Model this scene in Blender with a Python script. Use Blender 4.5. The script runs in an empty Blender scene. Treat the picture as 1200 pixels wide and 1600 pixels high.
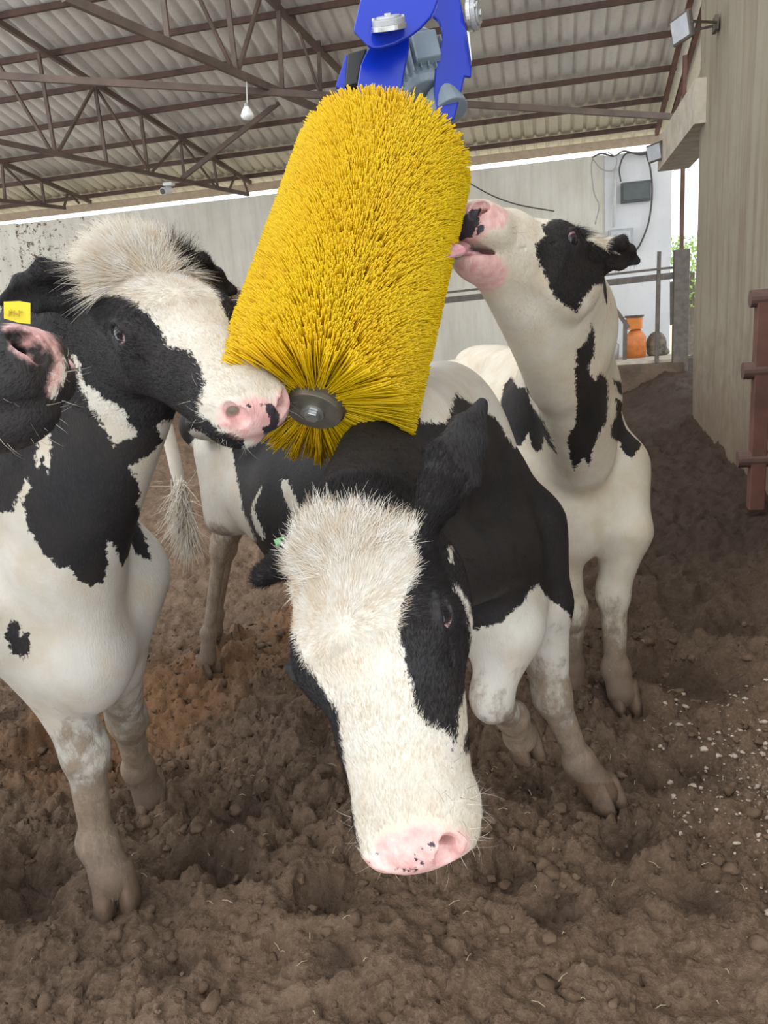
import bpy, math, random
import numpy as np
from math import pi, sin, cos, radians, sqrt
random.seed(7)
RNG = np.random.default_rng(11)
HIRES = True
SC = bpy.context.scene
COL = SC.collection

# ------------------------------------------------------------------ camera
FPX, CXP, CYP = 1200.0, 600.0, 800.0
PSI, TH, RO = radians(13.2), radians(14.0), radians(4.4)
CAM = np.array([0.0, 0.0, 1.45])
_R0 = np.array([cos(PSI), sin(PSI), 0.0])
VF = np.array([-sin(PSI) * cos(TH), cos(PSI) * cos(TH), -sin(TH)])
_U0 = np.cross(_R0, VF)
VR = cos(RO) * _R0 - sin(RO) * _U0
VU = cos(RO) * _U0 + sin(RO) * _R0
cd = bpy.data.cameras.new('camera')
cam = bpy.data.objects.new('camera', cd)
COL.objects.link(cam)
from mathutils import Matrix, Vector
cam.matrix_world = Matrix(((VR[0], VU[0], -VF[0], CAM[0]), (VR[1], VU[1], -VF[1], CAM[1]),
                           (VR[2], VU[2], -VF[2], CAM[2]), (0, 0, 0, 1)))
cd.sensor_fit = 'VERTICAL'
cd.sensor_height = 32.0
cd.lens = 24.0
cd.clip_start = 0.02
cd.clip_end = 400
SC.camera = cam


def at(px, py, t):
    "world point seen at a pixel of the 1200x1600 frame, t metres along the view axis"
    return CAM + t * (VF + VR * (px - CXP) / FPX - VU * (py - CYP) / FPX)


def _dir(px, py):
    return VF + VR * (px - CXP) / FPX - VU * (py - CYP) / FPX


def at_x(px, py, x):
    d = _dir(px, py)
    return CAM + d * (x - CAM[0]) / d[0]


def at_y(px, py, y):
    d = _dir(px, py)
    return CAM + d * (y - CAM[1]) / d[1]


def at_z(px, py, z):
    d = _dir(px, py)
    return CAM + d * (z - CAM[2]) / d[2]


# ------------------------------------------------------------------ light, sky, exposure
SC.view_settings.view_transform = 'Standard'
SC.view_settings.look = 'None'
SC.view_settings.gamma = 1.0
SC.view_settings.use_curve_mapping = False
SC.view_settings.exposure = 0.0
w = bpy.data.worlds.new('world')
SC.world = w
w.use_nodes = True
nt = w.node_tree
nt.nodes.clear()
wo = nt.nodes.new('ShaderNodeOutputWorld')
bg = nt.nodes.new('ShaderNodeBackground')
bg.inputs[0].default_value = (0.93, 0.965, 1.0, 1)
bg.inputs[1].default_value = 2.0
nt.links.new(bg.outputs[0], wo.inputs[0])
sl = bpy.data.lights.new('sun', 'SUN')
sl.energy = .85
sl.angle = radians(14)
sl.color = (1.0, 0.95, 0.87)
sun = bpy.data.objects.new('sun', sl)
COL.objects.link(sun)
sun.rotation_euler = Vector((0.30, 0.62, -0.62)).to_track_quat('-Z', 'Y').to_euler()
SC.cycles.max_bounces = 6
SC.cycles.use_denoising = True

# ------------------------------------------------------------------ object helpers
def tag(o, label=None, cat=None, group=None, kind=None):
    if label: o['label'] = label
    if cat: o['category'] = cat
    if group: o['group'] = group
    if kind: o['kind'] = kind
    return o


def empty(name, loc, label, cat, group=None):
    o = bpy.data.objects.new(name, None)
    COL.objects.link(o)
    o.location = Vector([float(c) for c in loc])
    o.empty_display_size = 0.05
    bpy.context.view_layer.update()
    return tag(o, label, cat, group)


def link(name, me, mat, parent=None):
    o = bpy.data.objects.new(name, me)
    COL.objects.link(o)
    if mat is not None:
        for m in (mat if isinstance(mat, (list, tuple)) else [mat]):
            me.materials.append(m)
    if parent is not None:
        o.parent = parent
        o.matrix_parent_inverse = Matrix.Translation(parent.matrix_world.translation).inverted() if parent.parent is None \
            else (Matrix.Translation(parent.matrix_world.translation)).inverted()
    return o


class MB:
    "collects shapes in world coordinates and links them as one mesh object"

    def __init__(s):
        s.v, s.f, s.m = [], [], []

    def add(s, vs, fs, mi=0):
        b = len(s.v)
        s.v += [tuple(float(c) for c in p) for p in vs]
        s.f += [tuple(b + i for i in f) for f in fs]
        s.m += [mi] * len(fs)

    def box(s, c, size, ax=None, mi=0):
        ax = np.eye(3) if ax is None else np.asarray(ax, float)
        c = np.asarray(c, float)
        h = np.asarray(size, float) / 2
        vs = [c + ax[0] * h[0] * i + ax[1] * h[1] * j + ax[2] * h[2] * k for i in (-1, 1) for j in (-1, 1) for k in (-1, 1)]
        s.add(vs, [(0, 1, 3, 2), (4, 6, 7, 5), (0, 4, 5, 1), (2, 3, 7, 6), (0, 2, 6, 4), (1, 5, 7, 3)], mi)

    def bar(s, a, b, w, h, up=(0, 0, 1), mi=0):
        a, b = np.asarray(a, float), np.asarray(b, float)
        d = b - a
        L = np.linalg.norm(d)
        d = d / L
        x = np.cross(d, up)
        x /= np.linalg.norm(x)
        y = np.cross(x, d)
        s.box((a + b) / 2, (L, w, h), (d, x, y), mi)

    def tube(s, pts, r, n=10, cap=True, mi=0):
        pts = [np.asarray(p, float) for p in pts]
        rs = r if isinstance(r, (list, tuple)) else [r] * len(pts)
        vs, fs = [], []
        ref = None
        for i, p in enumerate(pts):
            d = pts[min(i + 1, len(pts) - 1)] - pts[max(i - 1, 0)]
            d = d / (np.linalg.norm(d) + 1e-12)
            if ref is None:
                ref = np.cross(d, (0.31, 0.2, 0.93))
                if np.linalg.norm(ref) < 1e-3: ref = np.cross(d, (1, 0, 0))
            ref = ref - d * (ref @ d)
            ref /= np.linalg.norm(ref)
            y = np.cross(d, ref)
            for k in range(n):
                a = 2 * pi * k / n
                vs.append(p + rs[i] * (cos(a) * ref + sin(a) * y))
        for i in range(len(pts) - 1):
            for k in range(n):
                k2 = (k + 1) % n
                fs.append((i * n + k, i * n + k2, (i + 1) * n + k2, (i + 1) * n + k))
        if cap:
            fs.append(tuple(range(n - 1, -1, -1)))
            fs.append(tuple((len(pts) - 1) * n + k for k in range(n)))
        s.add(vs, fs, mi)

    def prism(s, poly, c, ax, th, mi=0):
        "poly in the plane (ax0, ax1) about c, extruded by th along ax2 (centred)"
        c = np.asarray(c, float)
        n = len(poly)
        vs = [c + ax[0] * p[0] + ax[1] * p[1] + ax[2] * s_ for s_ in (-th / 2, th / 2) for p in poly]
        fs = [tuple(range(n - 1, -1, -1)), tuple(range(n, 2 * n))]
        fs += [(i, (i + 1) % n, n + (i + 1) % n, n + i) for i in range(n)]
        s.add(vs, fs, mi)

    def build(s, name, mat, parent=None, smooth=False, bevel=0):
        me = bpy.data.meshes.new(name)
        me.from_pydata(s.v, [], s.f)
        import bmesh
        bm = bmesh.new()
        bm.from_mesh(me)
        bmesh.ops.recalc_face_normals(bm, faces=bm.faces[:])
        bm.to_mesh(me)
        bm.free()
        if smooth:
            me.polygons.foreach_set('use_smooth', [True] * len(me.polygons))
        me.polygons.foreach_set('material_index', s.m)
        o = link(name, me, mat, parent)
        if bevel:
            b = o.modifiers.new('bevel', 'BEVEL')
            b.width = bevel
            b.segments = 2
            b.limit_method = 'ANGLE'
        return o


def spline(pts, n=8):
    "Catmull-Rom through points"
    P_ = [np.asarray(p, float) for p in pts]
    P_ = [2 * P_[0] - P_[1]] + P_ + [2 * P_[-1] - P_[-2]]
    out = []
    for i in range(1, len(P_) - 2):
        for k in range(n):
            t = k / n
            a, b, c, d = P_[i - 1:i + 3]
            out.append(0.5 * (2 * b + (c - a) * t + (2 * a - 5 * b + 4 * c - d) * t * t + (3 * b - a - 3 * c + d) * t ** 3))
    out.append(P_[-2])
    return out


def mesh_np(name, v, faces_flat, loop_tot, mat, parent=None, smooth=True, attrs=None):
    "fast mesh from numpy arrays"
    me = bpy.data.meshes.new(name)
    nf = len(loop_tot)
    me.vertices.add(len(v))
    me.vertices.foreach_set('co', np.ascontiguousarray(v, np.float32).ravel())
    me.loops.add(len(faces_flat))
    me.loops.foreach_set('vertex_index', np.ascontiguousarray(faces_flat, np.int32))
    me.polygons.add(nf)
    st = np.concatenate([[0], np.cumsum(loop_tot)[:-1]]).astype(np.int32)
    me.polygons.foreach_set('loop_start', st)
    me.update(calc_edges=True)
    me.validate()
    if smooth:
        me.polygons.foreach_set('use_smooth', np.ones(len(me.polygons), bool))
    for k, a in (attrs or {}).items():
        at_ = me.attributes.new(k, 'FLOAT', 'POINT')
        at_.data.foreach_set('value', np.ascontiguousarray(a, np.float32))
    return link(name, me, mat, parent)


# ------------------------------------------------------------------ numpy noise
def _h3(ix, iy, iz, seed):
    n = (ix * 374761393 + iy * 668265263 + iz * 1442695041 + seed * 974634777) & 0xffffffff
    n = ((n ^ (n >> 13)) * 1274126177) & 0xffffffff
    n = ((n ^ (n >> 16)) * 2246822519) & 0xffffffff
    return ((n ^ (n >> 15)) & 0xffffff) / float(0xffffff)


def noise3(p, seed=0):
    p = np.asarray(p, float)
    i = np.floor(p).astype(np.int64)
    f = p - i
    f = f * f * (3 - 2 * f)
    r = 0
    for a in (0, 1):
        for b in (0, 1):
            for c in (0, 1):
                wgt = (f[:, 0] if a else 1 - f[:, 0]) * (f[:, 1] if b else 1 - f[:, 1]) * (f[:, 2] if c else 1 - f[:, 2])
                r = r + wgt * _h3(i[:, 0] + a, i[:, 1] + b, i[:, 2] + c, seed)
    return r * 2 - 1


def fbm(p, oct=4, seed=0, gain=0.5):
    r, a, s = 0, 1.0, 1.0
    for o in range(oct):
        r = r + a * noise3(p * s, seed + o)
        a *= gain
        s *= 2.03
    return r


def worley2(p, seed=0):
    "distance to nearest and second nearest feature point, plus a per-cell random value"
    i = np.floor(p).astype(np.int64)
    d1 = np.full(len(p), 9.0)
    d2 = np.full(len(p), 9.0)
    idv = np.zeros(len(p))
    z = np.zeros(len(p), np.int64)
    for a in (-1, 0, 1):
        for b in (-1, 0, 1):
            cx, cy = i[:, 0] + a, i[:, 1] + b
            qx = cx + _h3(cx, cy, z, seed)
            qy = cy + _h3(cx, cy, z + 1, seed)
            d = np.hypot(p[:, 0] - qx, p[:, 1] - qy)
            r = _h3(cx, cy, z + 2, seed)
            m = d < d1
            d2 = np.where(m, d1, np.minimum(d2, d))
            idv = np.where(m, r, idv)
            d1 = np.where(m, d, d1)
    return d1, d2, idv


# ------------------------------------------------------------------ node material helper
class NM:
    def __init__(s, name):
        s.mat = bpy.data.materials.new(name)
        s.mat.use_nodes = True
        s.t = s.mat.node_tree
        s.t.nodes.clear()
        s.out = s.n('ShaderNodeOutputMaterial')
        s.b = s.n('ShaderNodeBsdfPrincipled')
        s.l(s.b.outputs[0], s.out.inputs[0])
        s.geo = None

    def n(s, t, **k):
        nd = s.t.nodes.new(t)
        for a, v in k.items():
            setattr(nd, a, v)
        return nd

    def l(s, a, b):
        s.t.links.new(a, b)

    def inp(s, node, i, v):
        if hasattr(v, 'is_output') or isinstance(v, bpy.types.NodeSocket):
            s.l(v, node.inputs[i])
        else:
            node.inputs[i].default_value = v

    def pos(s):
        if s.geo is None:
            s.geo = s.n('ShaderNodeNewGeometry')
        return s.geo.outputs['Position']

    def scale(s, vec, sc, rot=(0, 0, 0)):
        m = s.n('ShaderNodeMapping')
        s.l(vec, m.inputs[0])
        m.inputs['Scale'].default_value = sc
        m.inputs['Rotation'].default_value = rot
        return m.outputs[0]

    def noise(s, vec, scale, detail=4, rough=0.55, out=0):
        nd = s.n('ShaderNodeTexNoise')
        s.l(vec, nd.inputs['Vector'])
        nd.inputs['Scale'].default_value = scale
        nd.inputs['Detail'].default_value = detail
        nd.inputs['Roughness'].default_value = rough
        return nd.outputs[out]

    def vor(s, vec, scale, feature='F1', out=0):
        nd = s.n('ShaderNodeTexVoronoi', feature=feature)
        s.l(vec, nd.inputs['Vector'])
        nd.inputs['Scale'].default_value = scale
        return nd.outputs[out]

    def ramp(s, v, stops):
        nd = s.n('ShaderNodeValToRGB')
        el = nd.color_ramp.elements
        while len(el) < len(stops): el.new(0.5)
        for e, (p, c) in zip(el, stops):
            e.position = p
            e.color = (c, c, c, 1) if isinstance(c, (int, float)) else tuple(c) + (1,)
        s.l(v, nd.inputs[0])
        return nd.outputs[0]

    def math(s, op, a, b=0.0, c=0.0, clamp=False):
        nd = s.n('ShaderNodeMath', operation=op, use_clamp=clamp)
        for i, v in enumerate((a, b, c)):
            s.inp(nd, i, v)
        return nd.outputs[0]

    def step(s, v, lo, hi):
        nd = s.n('ShaderNodeMapRange', interpolation_type='SMOOTHSTEP')
        s.inp(nd, 0, v)
        s.inp(nd, 1, lo)
        s.inp(nd, 2, hi)
        return nd.outputs[0]

    def mix(s, f, a, b, mode='MIX'):
        nd = s.n('ShaderNodeMix', data_type='RGBA', blend_type=mode)
        s.inp(nd, 0, f)
        for i, v in ((6, a), (7, b)):
            if isinstance(v, tuple) and len(v) == 3: v = v + (1,)
            s.inp(nd, i, v)
        return nd.outputs[2]

    def attr(s, name, out='Fac'):
        nd = s.n('ShaderNodeAttribute', attribute_name=name)
        return nd.outputs[out]

    def bump(s, h, strength=0.5, dist=0.01, normal=None):
        nd = s.n('ShaderNodeBump')
        nd.inputs['Strength'].default_value = strength
        nd.inputs['Distance'].default_value = dist
        s.l(h, nd.inputs['Height'])
        if normal is not None: s.l(normal, nd.inputs['Normal'])
        return nd.outputs[0]

    def set(s, **k):
        names = dict(color='Base Color', rough='Roughness', metal='Metallic', normal='Normal', spec='Specular IOR Level',
                     sss='Subsurface Weight', sheen='Sheen Weight', coat='Coat Weight', trans='Transmission Weight',
                     emit='Emission Color', estr='Emission Strength', ior='IOR', sheenr='Sheen Roughness')
        for a, v in k.items():
            if isinstance(v, tuple) and len(v) == 3 and a in ('color', 'emit'): v = v + (1,)
            s.inp(s.b, names[a], v)
        return s.mat


def simple_mat(name, color, rough=0.6, metal=0.0, var=0.12, scale=12, bump=0.15, bdist=0.002):
    m = NM(name)
    n1 = m.noise(m.pos(), scale, 5)
    c = m.mix(m.ramp(n1, [(0.3, 0.0), (0.7, 1.0)]), tuple(x * (1 - var) for x in color), tuple(min(1, x * (1 + var)) for x in color))
    n2 = m.noise(m.pos(), scale * 8, 4)
    return m.set(color=c, rough=rough, metal=metal, normal=m.bump(n2, bump, bdist))

# ------------------------------------------------------------------ implicit body surfaces
class Body:
    "smooth union of tapered ellipsoidal limbs, meshed as one continuous skin"

    def __init__(s):
        s.p = []
        s.M = np.eye(3)
        s.o = np.zeros(3)
        s.s = 1.0
        s.wy = 1.0

    def frame(s, M=None, o=(0, 0, 0), sc=1.0, wy=1.0):
        s.wy = wy
        s.M = np.eye(3) if M is None else np.asarray(M, float)
        s.o = np.asarray(o, float)
        s.s = sc

    def w(s, p):
        return s.M @ (np.asarray(p, float) * s.s * np.array([1, s.wy, 1])) + s.o

    def seg(s, a, b, wa, wb=None, ha=None, hb=None, up=(0, 0, 1), k=0.03, op=1):
        wb = wa if wb is None else wb
        ha = wa if ha is None else ha
        hb = wb if hb is None else hb
        wa, wb = wa * s.wy, wb * s.wy
        a, b, up = s.w(a), s.w(b), s.M @ np.asarray(up, float)
        d = b - a
        L = np.linalg.norm(d)
        d = d / L
        y = np.cross(up, d)
        if np.linalg.norm(y) < 1e-4: y = np.cross((1, 0.01, 0), d)
        y /= np.linalg.norm(y)
        z = np.cross(d, y)
        q = s.s
        s.p.append((a, np.array([d, y, z]), L, wa * q, wb * q, ha * q, hb * q, min(wa, ha) * q, min(wb, hb) * q, k * q, op))

    def ell(s, c, r, axes=None, k=0.03, op=1):
        ax = np.eye(3) if axes is None else np.asarray(axes, float)
        ax = np.array([s.M @ (v / np.linalg.norm(v)) for v in ax])
        q = s.s
        r = (r[0], r[1] * s.wy, r[2])
        s.p.append((s.w(c), ax, 0.0, r[1] * q, r[1] * q, r[2] * q, r[2] * q, r[0] * q, r[0] * q, k * q, op))

    def pair(s, fn):
        for sg in (1, -1): fn(sg)

    @staticmethod
    def _d(pr, X, Y, Z):
        c, ax, L, wa, wb, ha, hb, ca, cb, k, op = pr
        dx, dy, dz = X - c[0], Y - c[1], Z - c[2]
        al = dx * ax[0, 0] + dy * ax[0, 1] + dz * ax[0, 2]
        u = dx * ax[1, 0] + dy * ax[1, 1] + dz * ax[1, 2]
        v = dx * ax[2, 0] + dy * ax[2, 1] + dz * ax[2, 2]
        if L > 0:
            h = np.clip(al / L, 0, 1)
            al = al - h * L
            rw, rh, rm = wa + (wb - wa) * h, ha + (hb - ha) * h, ca + (cb - ca) * h
        else:
            rw, rh, rm = wa, ha, ca
        q0, q1, q2 = al / rm, u / rw, v / rh
        k0 = np.sqrt(q0 * q0 + q1 * q1 + q2 * q2)
        k1 = np.sqrt((q0 / rm) ** 2 + (q1 / rw) ** 2 + (q2 / rh) ** 2) + 1e-9
        return k0 * (k0 - 1.0) / k1

    @staticmethod
    def _comb(D, d, k, op):
        if op > 0:
            h = np.clip(0.5 + 0.5 * (D - d) / k, 0, 1)
            return D + (d - D) * h - k * h * (1 - h)
        h = np.clip(0.5 - 0.5 * (D + d) / k, 0, 1)
        return D + (-d - D) * h + k * h * (1 - h)

    def bounds(s, pr, m):
        c, ax, L, wa, wb, ha, hb, ca, cb, k, op = pr
        e = c + ax[0] * L
        r = max(wa, wb, ha, hb, ca, cb) + m
        return np.minimum(c, e) - r, np.maximum(c, e) + r

    def field(s, pts):
        D = np.full(len(pts), 0.08)
        for pr in s.p:
            lo, hi = s.bounds(pr, pr[9] + 0.05)
            m = np.all((pts > lo) & (pts < hi), axis=1)
            if not m.any(): continue
            q = pts[m]
            D[m] = s._comb(D[m], s._d(pr, q[:, 0], q[:, 1], q[:, 2]), pr[9], pr[10])
        return D

    def mesh(s, h, fine=None, lo=None, hi=None):
        import openvdb
        bs = [s.bounds(pr, 0.04) for pr in s.p if pr[10] > 0]
        l0 = np.min([b[0] for b in bs], axis=0)
        h0 = np.max([b[1] for b in bs], axis=0)
        if lo is not None: l0 = np.maximum(l0, lo)
        if hi is not None: h0 = np.minimum(h0, hi)
        n = np.ceil((h0 - l0) / h).astype(int) + 1
        xs = [(l0[i] + h * np.arange(n[i])).astype(np.float32) for i in range(3)]
        D = np.full(n, 0.08, np.float32)
        for pr in s.p:
            lo_, hi_ = s.bounds(pr, pr[9] + 3 * h)
            a = np.clip(((lo_ - l0) / h).astype(int), 0, n)
            b = np.clip(((hi_ - l0) / h).astype(int) + 2, 0, n)
            if np.any(b <= a): continue
            sl_ = tuple(slice(a[i], b[i]) for i in range(3))
            X, Y, Z = xs[0][sl_[0]][:, None, None], xs[1][sl_[1]][None, :, None], xs[2][sl_[2]][None, None, :]
            D[sl_] = s._comb(D[sl_], s._d(pr, X, Y, Z).astype(np.float32), pr[9], pr[10])
        D = np.clip(D, -3 * h, 3 * h)
        g = openvdb.FloatGrid(3 * h)
        g.copyFromArray(D, tolerance=1e-4)
        pts, quads = g.convertToQuads(isovalue=0.0)
        v = np.asarray(pts, float) * h + l0
        f = np.asarray(quads)[:, ::-1]
        # keep the largest connected piece
        lab = np.arange(len(v))
        for _ in range(400):
            m = lab[f].min(axis=1)
            nl = lab.copy()
            for c in range(4): np.minimum.at(nl, f[:, c], m)
            nl = nl[nl]
            if np.array_equal(nl, lab): break
            lab = nl
        u, cnt = np.unique(lab, return_counts=True)
        keep = lab == u[cnt.argmax()]
        idx = np.cumsum(keep) - 1
        f = idx[f[keep[f].all(axis=1)]]
        v = v[keep]
        nrm = np.cross(v[f[:, 2]] - v[f[:, 0]], v[f[:, 3]] - v[f[:, 1]])
        vol = np.einsum('ij,ij->', nrm, v[f].mean(axis=1))
        if vol < 0: f = f[:, ::-1]
        v = s.snap(v, h)
        for _ in range(3):          # relax the quads
            acc = np.zeros_like(v)
            cnt = np.zeros(len(v))
            for a_, b_ in ((0, 1), (1, 2), (2, 3), (3, 0)):
                for p_, q_ in ((a_, b_), (b_, a_)):
                    for c_ in range(3):
                        acc[:, c_] += np.bincount(f[:, p_], weights=v[f[:, q_], c_], minlength=len(v))
                    cnt += np.bincount(f[:, p_], minlength=len(v))
            v = v * .5 + .5 * acc / np.maximum(cnt, 1)[:, None]
        ft, lt = f.ravel(), np.full(len(f), 4)
        if fine is not None:
            import bmesh
            me = bpy.data.meshes.new('tmp')
            me.from_pydata(v.tolist(), [], f.tolist())
            for c, r in fine:
                bm = bmesh.new()
                bm.from_mesh(me)
                c = Vector([float(q) for q in c])
                ed = [e for e in bm.edges if (e.verts[0].co - c).length < r and (e.verts[1].co - c).length < r]
                bmesh.ops.subdivide_edges(bm, edges=ed, cuts=1, use_grid_fill=True)
                bm.to_mesh(me)
                bm.free()
            v = np.empty(len(me.vertices) * 3)
            me.vertices.foreach_get('co', v)
            v = v.reshape(-1, 3)
            ft = np.empty(len(me.loops), np.int32)
            me.loops.foreach_get('vertex_index', ft)
            lt = np.empty(len(me.polygons), np.int32)
            me.polygons.foreach_get('loop_total', lt)
            bpy.data.meshes.remove(me)
            v = s.snap(v, h)
        return v, ft, lt

    def grad(s, v, e=0.0012):
        g = np.stack([s.field(v + np.eye(3)[i] * e) - s.field(v - np.eye(3)[i] * e) for i in range(3)], axis=1) / (2 * e)
        return g

    def snap(s, v, h, it=2):
        for _ in range(it):
            g = s.grad(v)
            d = s.field(v)
            n2 = (g * g).sum(1) + 1e-3
            st = -(d / n2)[:, None] * g
            L = np.linalg.norm(st, axis=1, keepdims=True)
            st *= np.minimum(1, 0.5 * h / (L + 1e-9))
            v = v + st
        return v

# ------------------------------------------------------------------ cow anatomy
def rotm(f, l):
    "columns forward, left, up"
    f = np.asarray(f, float)
    f = f / np.linalg.norm(f)
    l = np.asarray(l, float)
    l = l - f * (l @ f)
    l /= np.linalg.norm(l)
    return np.stack([f, l, np.cross(f, l)], axis=1)


EYE = (0.185, 0.0845, -0.052)


def cow_head(B, mouth=0.0):
    "head in its own frame: x to the muzzle, y left, z to the forehead side"
    B.seg((.02, 0, -.064), (.17, 0, -.070), .084, .088, .066, .068, k=.03)
    B.ell((-.004, 0, -.026), (.046, .066, .044), k=.04)
    B.seg((.17, 0, -.070), (.30, 0, -.066), .084, .056, .066, .056, k=.05)
    B.seg((.30, 0, -.066), (.44, 0, -.074), .056, .054, .056, .046, k=.04)
    for s in (1, -1):
        B.ell((.182, s * .071, -.050), (.062, .031, .040), k=.035)
        B.seg((.205, s * .048, -.105), (.37, s * .034, -.095), .040, .030, .056, .044, k=.04)
        B.ell((.100, s * .062, -.125), (.120, .040, .095), k=.045)
        B.seg((.20, s * .066, -.092), (.30, s * .050, -.090), .012, .010, k=.03)
        B.seg((.06, s * .045, -.185), (.38, s * .022, -.138 - mouth * .5), .034, .022, k=.04)
    B.seg((.08, 0, -.14), (.38, 0, -.120 - mouth * .4), .050, .034, .06, .034, k=.05)
    # muzzle
    B.ell((.425, 0, -.078), (.058, .070, .054), k=.03)
    B.ell((.468, 0, -.082), (.029, .061, .048), k=.015)
    for s in (1, -1):
        B.ell((.425, s * .038, -.104), (.055, .031, .028), k=.02)
        B.ell((.462, s * .036, -.058), (.030, .020, .024), k=.018)
    # lower lip and chin
    B.ell((.425, 0, -.141 - mouth), (.053, .044, .026), k=.02)
    B.ell((.400, 0, -.153 - mouth), (.048, .036, .025), k=.03)
    # mouth line
    for s in (1, -1):
        m = mouth * .5
        B.seg((.335, s * .071, -.112), (.400, s * .074, -.127 - m * .6), .003, .0035 + m * .2, k=.005, op=-1)
        B.seg((.400, s * .074, -.127 - m * .6), (.458, s * .058, -.130 - m), .0035 + m * .2, .004 + m * .45, k=.005, op=-1)
        B.seg((.458, s * .058, -.130 - m), (.498, s * .010, -.128 - m), .004 + m * .45, .004 + m * .5, k=.005, op=-1)
    if mouth > 0.005:
        B.seg((.40, 0, -.127 - mouth * .5), (.49, 0, -.129 - mouth * .5), .044, .040, .004 + mouth * .35, .006 + mouth * .45, k=.008, op=-1)
    # nostrils: comma shaped, open to the side and front
    for s in (1, -1):
        ax = np.array([(.75, s * .35, -.5), (-.4, s * .9, .0), (.5, 0, .8)])
        B.ell((.496, s * .038, -.066), (.030, .014, .019), ax, k=.004, op=-1)
        B.ell((.486, s * .049, -.056), (.026, .018, .014), ax, k=.006, op=-1)
        B.seg((.490, s * .046, -.056), (.452, s * .032, -.068), .012, .009, k=.004, op=-1)
    # eyes
    for s in (1, -1):
        up_ = [(.157, .0965, -.056), (.164, .1025, -.038), (.180, .1055, -.0285), (.196, .1020, -.034), (.212, .0935, -.053)]
        lo_ = [(.157, .0965, -.056), (.168, .1010, -.069), (.184, .1010, -.0745), (.200, .0975, -.068), (.212, .0935, -.053)]
        for c, r in ((up_, .0052), (lo_, .0040)):
            for a, b in zip(c[:-1], c[1:]):
                B.seg((a[0], s * a[1], a[2]), (b[0], s * b[1], b[2]), r, k=.006)
        B.ell((.1845, s * .116, -.0515), (.0235, .034, .0165), k=.003, op=-1)
        B.seg((.209, s * .094, -.058), (.247, s * .082, -.081), .003, .002, k=.01, op=-1)


def cow_ear(B, s, d, op, L=.17, W=.050, root=(.005, .080, -.034)):
    "ear leaf from the root along d; op is the way the cup opens (d, op are world directions)"
    r0 = B.w((root[0], s * root[1], root[2]))
    B.frame()
    d = np.asarray(d, float)
    d = d / np.linalg.norm(d)
    op = np.asarray(op, float)
    op = op - d * (op @ d)
    op /= np.linalg.norm(op)
    pts = [r0 - d * .03, r0 + d * .03, r0 + d * L * .40, r0 + d * L * .72 + op * .004, r0 + d * L + op * .012]
    W_ = [.026, .036, W, W * .66, .010]
    H_ = [.022, .022, .019, .013, .008]
    for i in range(4):
        B.seg(pts[i], pts[i + 1], W_[i], W_[i + 1], H_[i], H_[i + 1], up=op, k=.02)
    side = np.cross(op, d)
    B.seg(r0 + d * L * .25 + op * .026, r0 + d * L * .85 + op * .024, W * .45, W * .40, .018, .014, up=op, k=.012, op=-1)


def cow_neck(B, pts, w, h):
    "pts world; w, h radii"
    for i in range(len(pts) - 1):
        B.seg(pts[i], pts[i + 1], w[i], w[i + 1], h[i], h[i + 1], k=.07)


def cow_trunk(B, o, hd, sx=1.0, sz=1.0, sy=1.0, rear=1.0):
    "trunk in a frame at the ground under the withers"
    hd = np.array([hd[0], hd[1], 0.0])
    M = rotm(hd, (-hd[1], hd[0], 0))
    B.frame(M, o)
    Q = lambda x, y, z: (x * sx, y * sy, z * sz)
    B.seg(Q(0, 0, .96), Q(-.50, 0, .90), .20 * sy, .27 * sy, .30 * sz, .33 * sz, k=.1)
    B.seg(Q(-.35, 0, .86), Q(-1.0, 0, .90), .29 * sy, .26 * sy * rear, .31 * sz, .27 * sz * rear, k=.1)
    B.seg(Q(.0, 0, 1.20), Q(-1.25, 0, 1.22), .06, .12, .08, .06, k=.1)
    B.seg(Q(.08, 0, .98), Q(.14, 0, .74), .17, .16, .15, .15, up=(1, 0, 0), k=.08)
    B.seg(Q(.20, 0, .66), Q(-.05, 0, .60), .085, .12, .10, .08, k=.09)
    B.seg(Q(-1.0, 0, 1.08), Q(-1.33, 0, 1.10), .21 * sy * rear, .17 * sy * rear, .17, .13, k=.09)
    for s in (1, -1):
        B.seg(Q(-.02, s * .14, 1.06), Q(.10, s * .19, .84), .07, .085, .12, .11, up=(1, 0, 0), k=.08)
        B.ell(Q(-1.03, s * .21, 1.17), (.07, .06, .06), k=.07)
        B.ell(Q(-1.36, s * .10, 1.12), (.05, .05, .06), k=.06)
        B.seg(Q(-1.15, s * .14 * rear, 1.02), Q(-1.12, s * .19 * rear, .78), .10 * rear, .085 * rear, .19 * rear, .14 * rear, up=(1, 0, 0), k=.08)
    return M


def fore_leg(B, sh, el, kn, fe, ho, fwd, r=1.0):
    "shoulder point, elbow, knee, fetlock, hoof top (world frame)"
    B.frame()
    u = (fwd[0], fwd[1], 0.0)
    B.seg(sh, el, .085 * r, .070 * r, .12 * r, .095 * r, up=u, k=.06)
    B.seg(el, kn, .068 * r, .040 * r, .090 * r, .044 * r, up=u, k=.04)
    kn, fe, ho, el = map(np.asarray, (kn, fe, ho, el))
    B.ell(kn, (.048 * r, .046 * r, .062 * r), k=.025)
    B.seg(kn + (fe - kn) * .12, fe, .038 * r, .029 * r, .040 * r, .032 * r, up=u, k=.025)
    B.ell(fe, (.043 * r, .041 * r, .043 * r), k=.022)
    B.seg(fe, ho, .033 * r, .044 * r, .036 * r, .046 * r, up=u, k=.02)
    B.ell(np.asarray(fe) - np.array([u[0], u[1], .3]) * .035 * r, (.018, .022, .02), k=.015)


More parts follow.
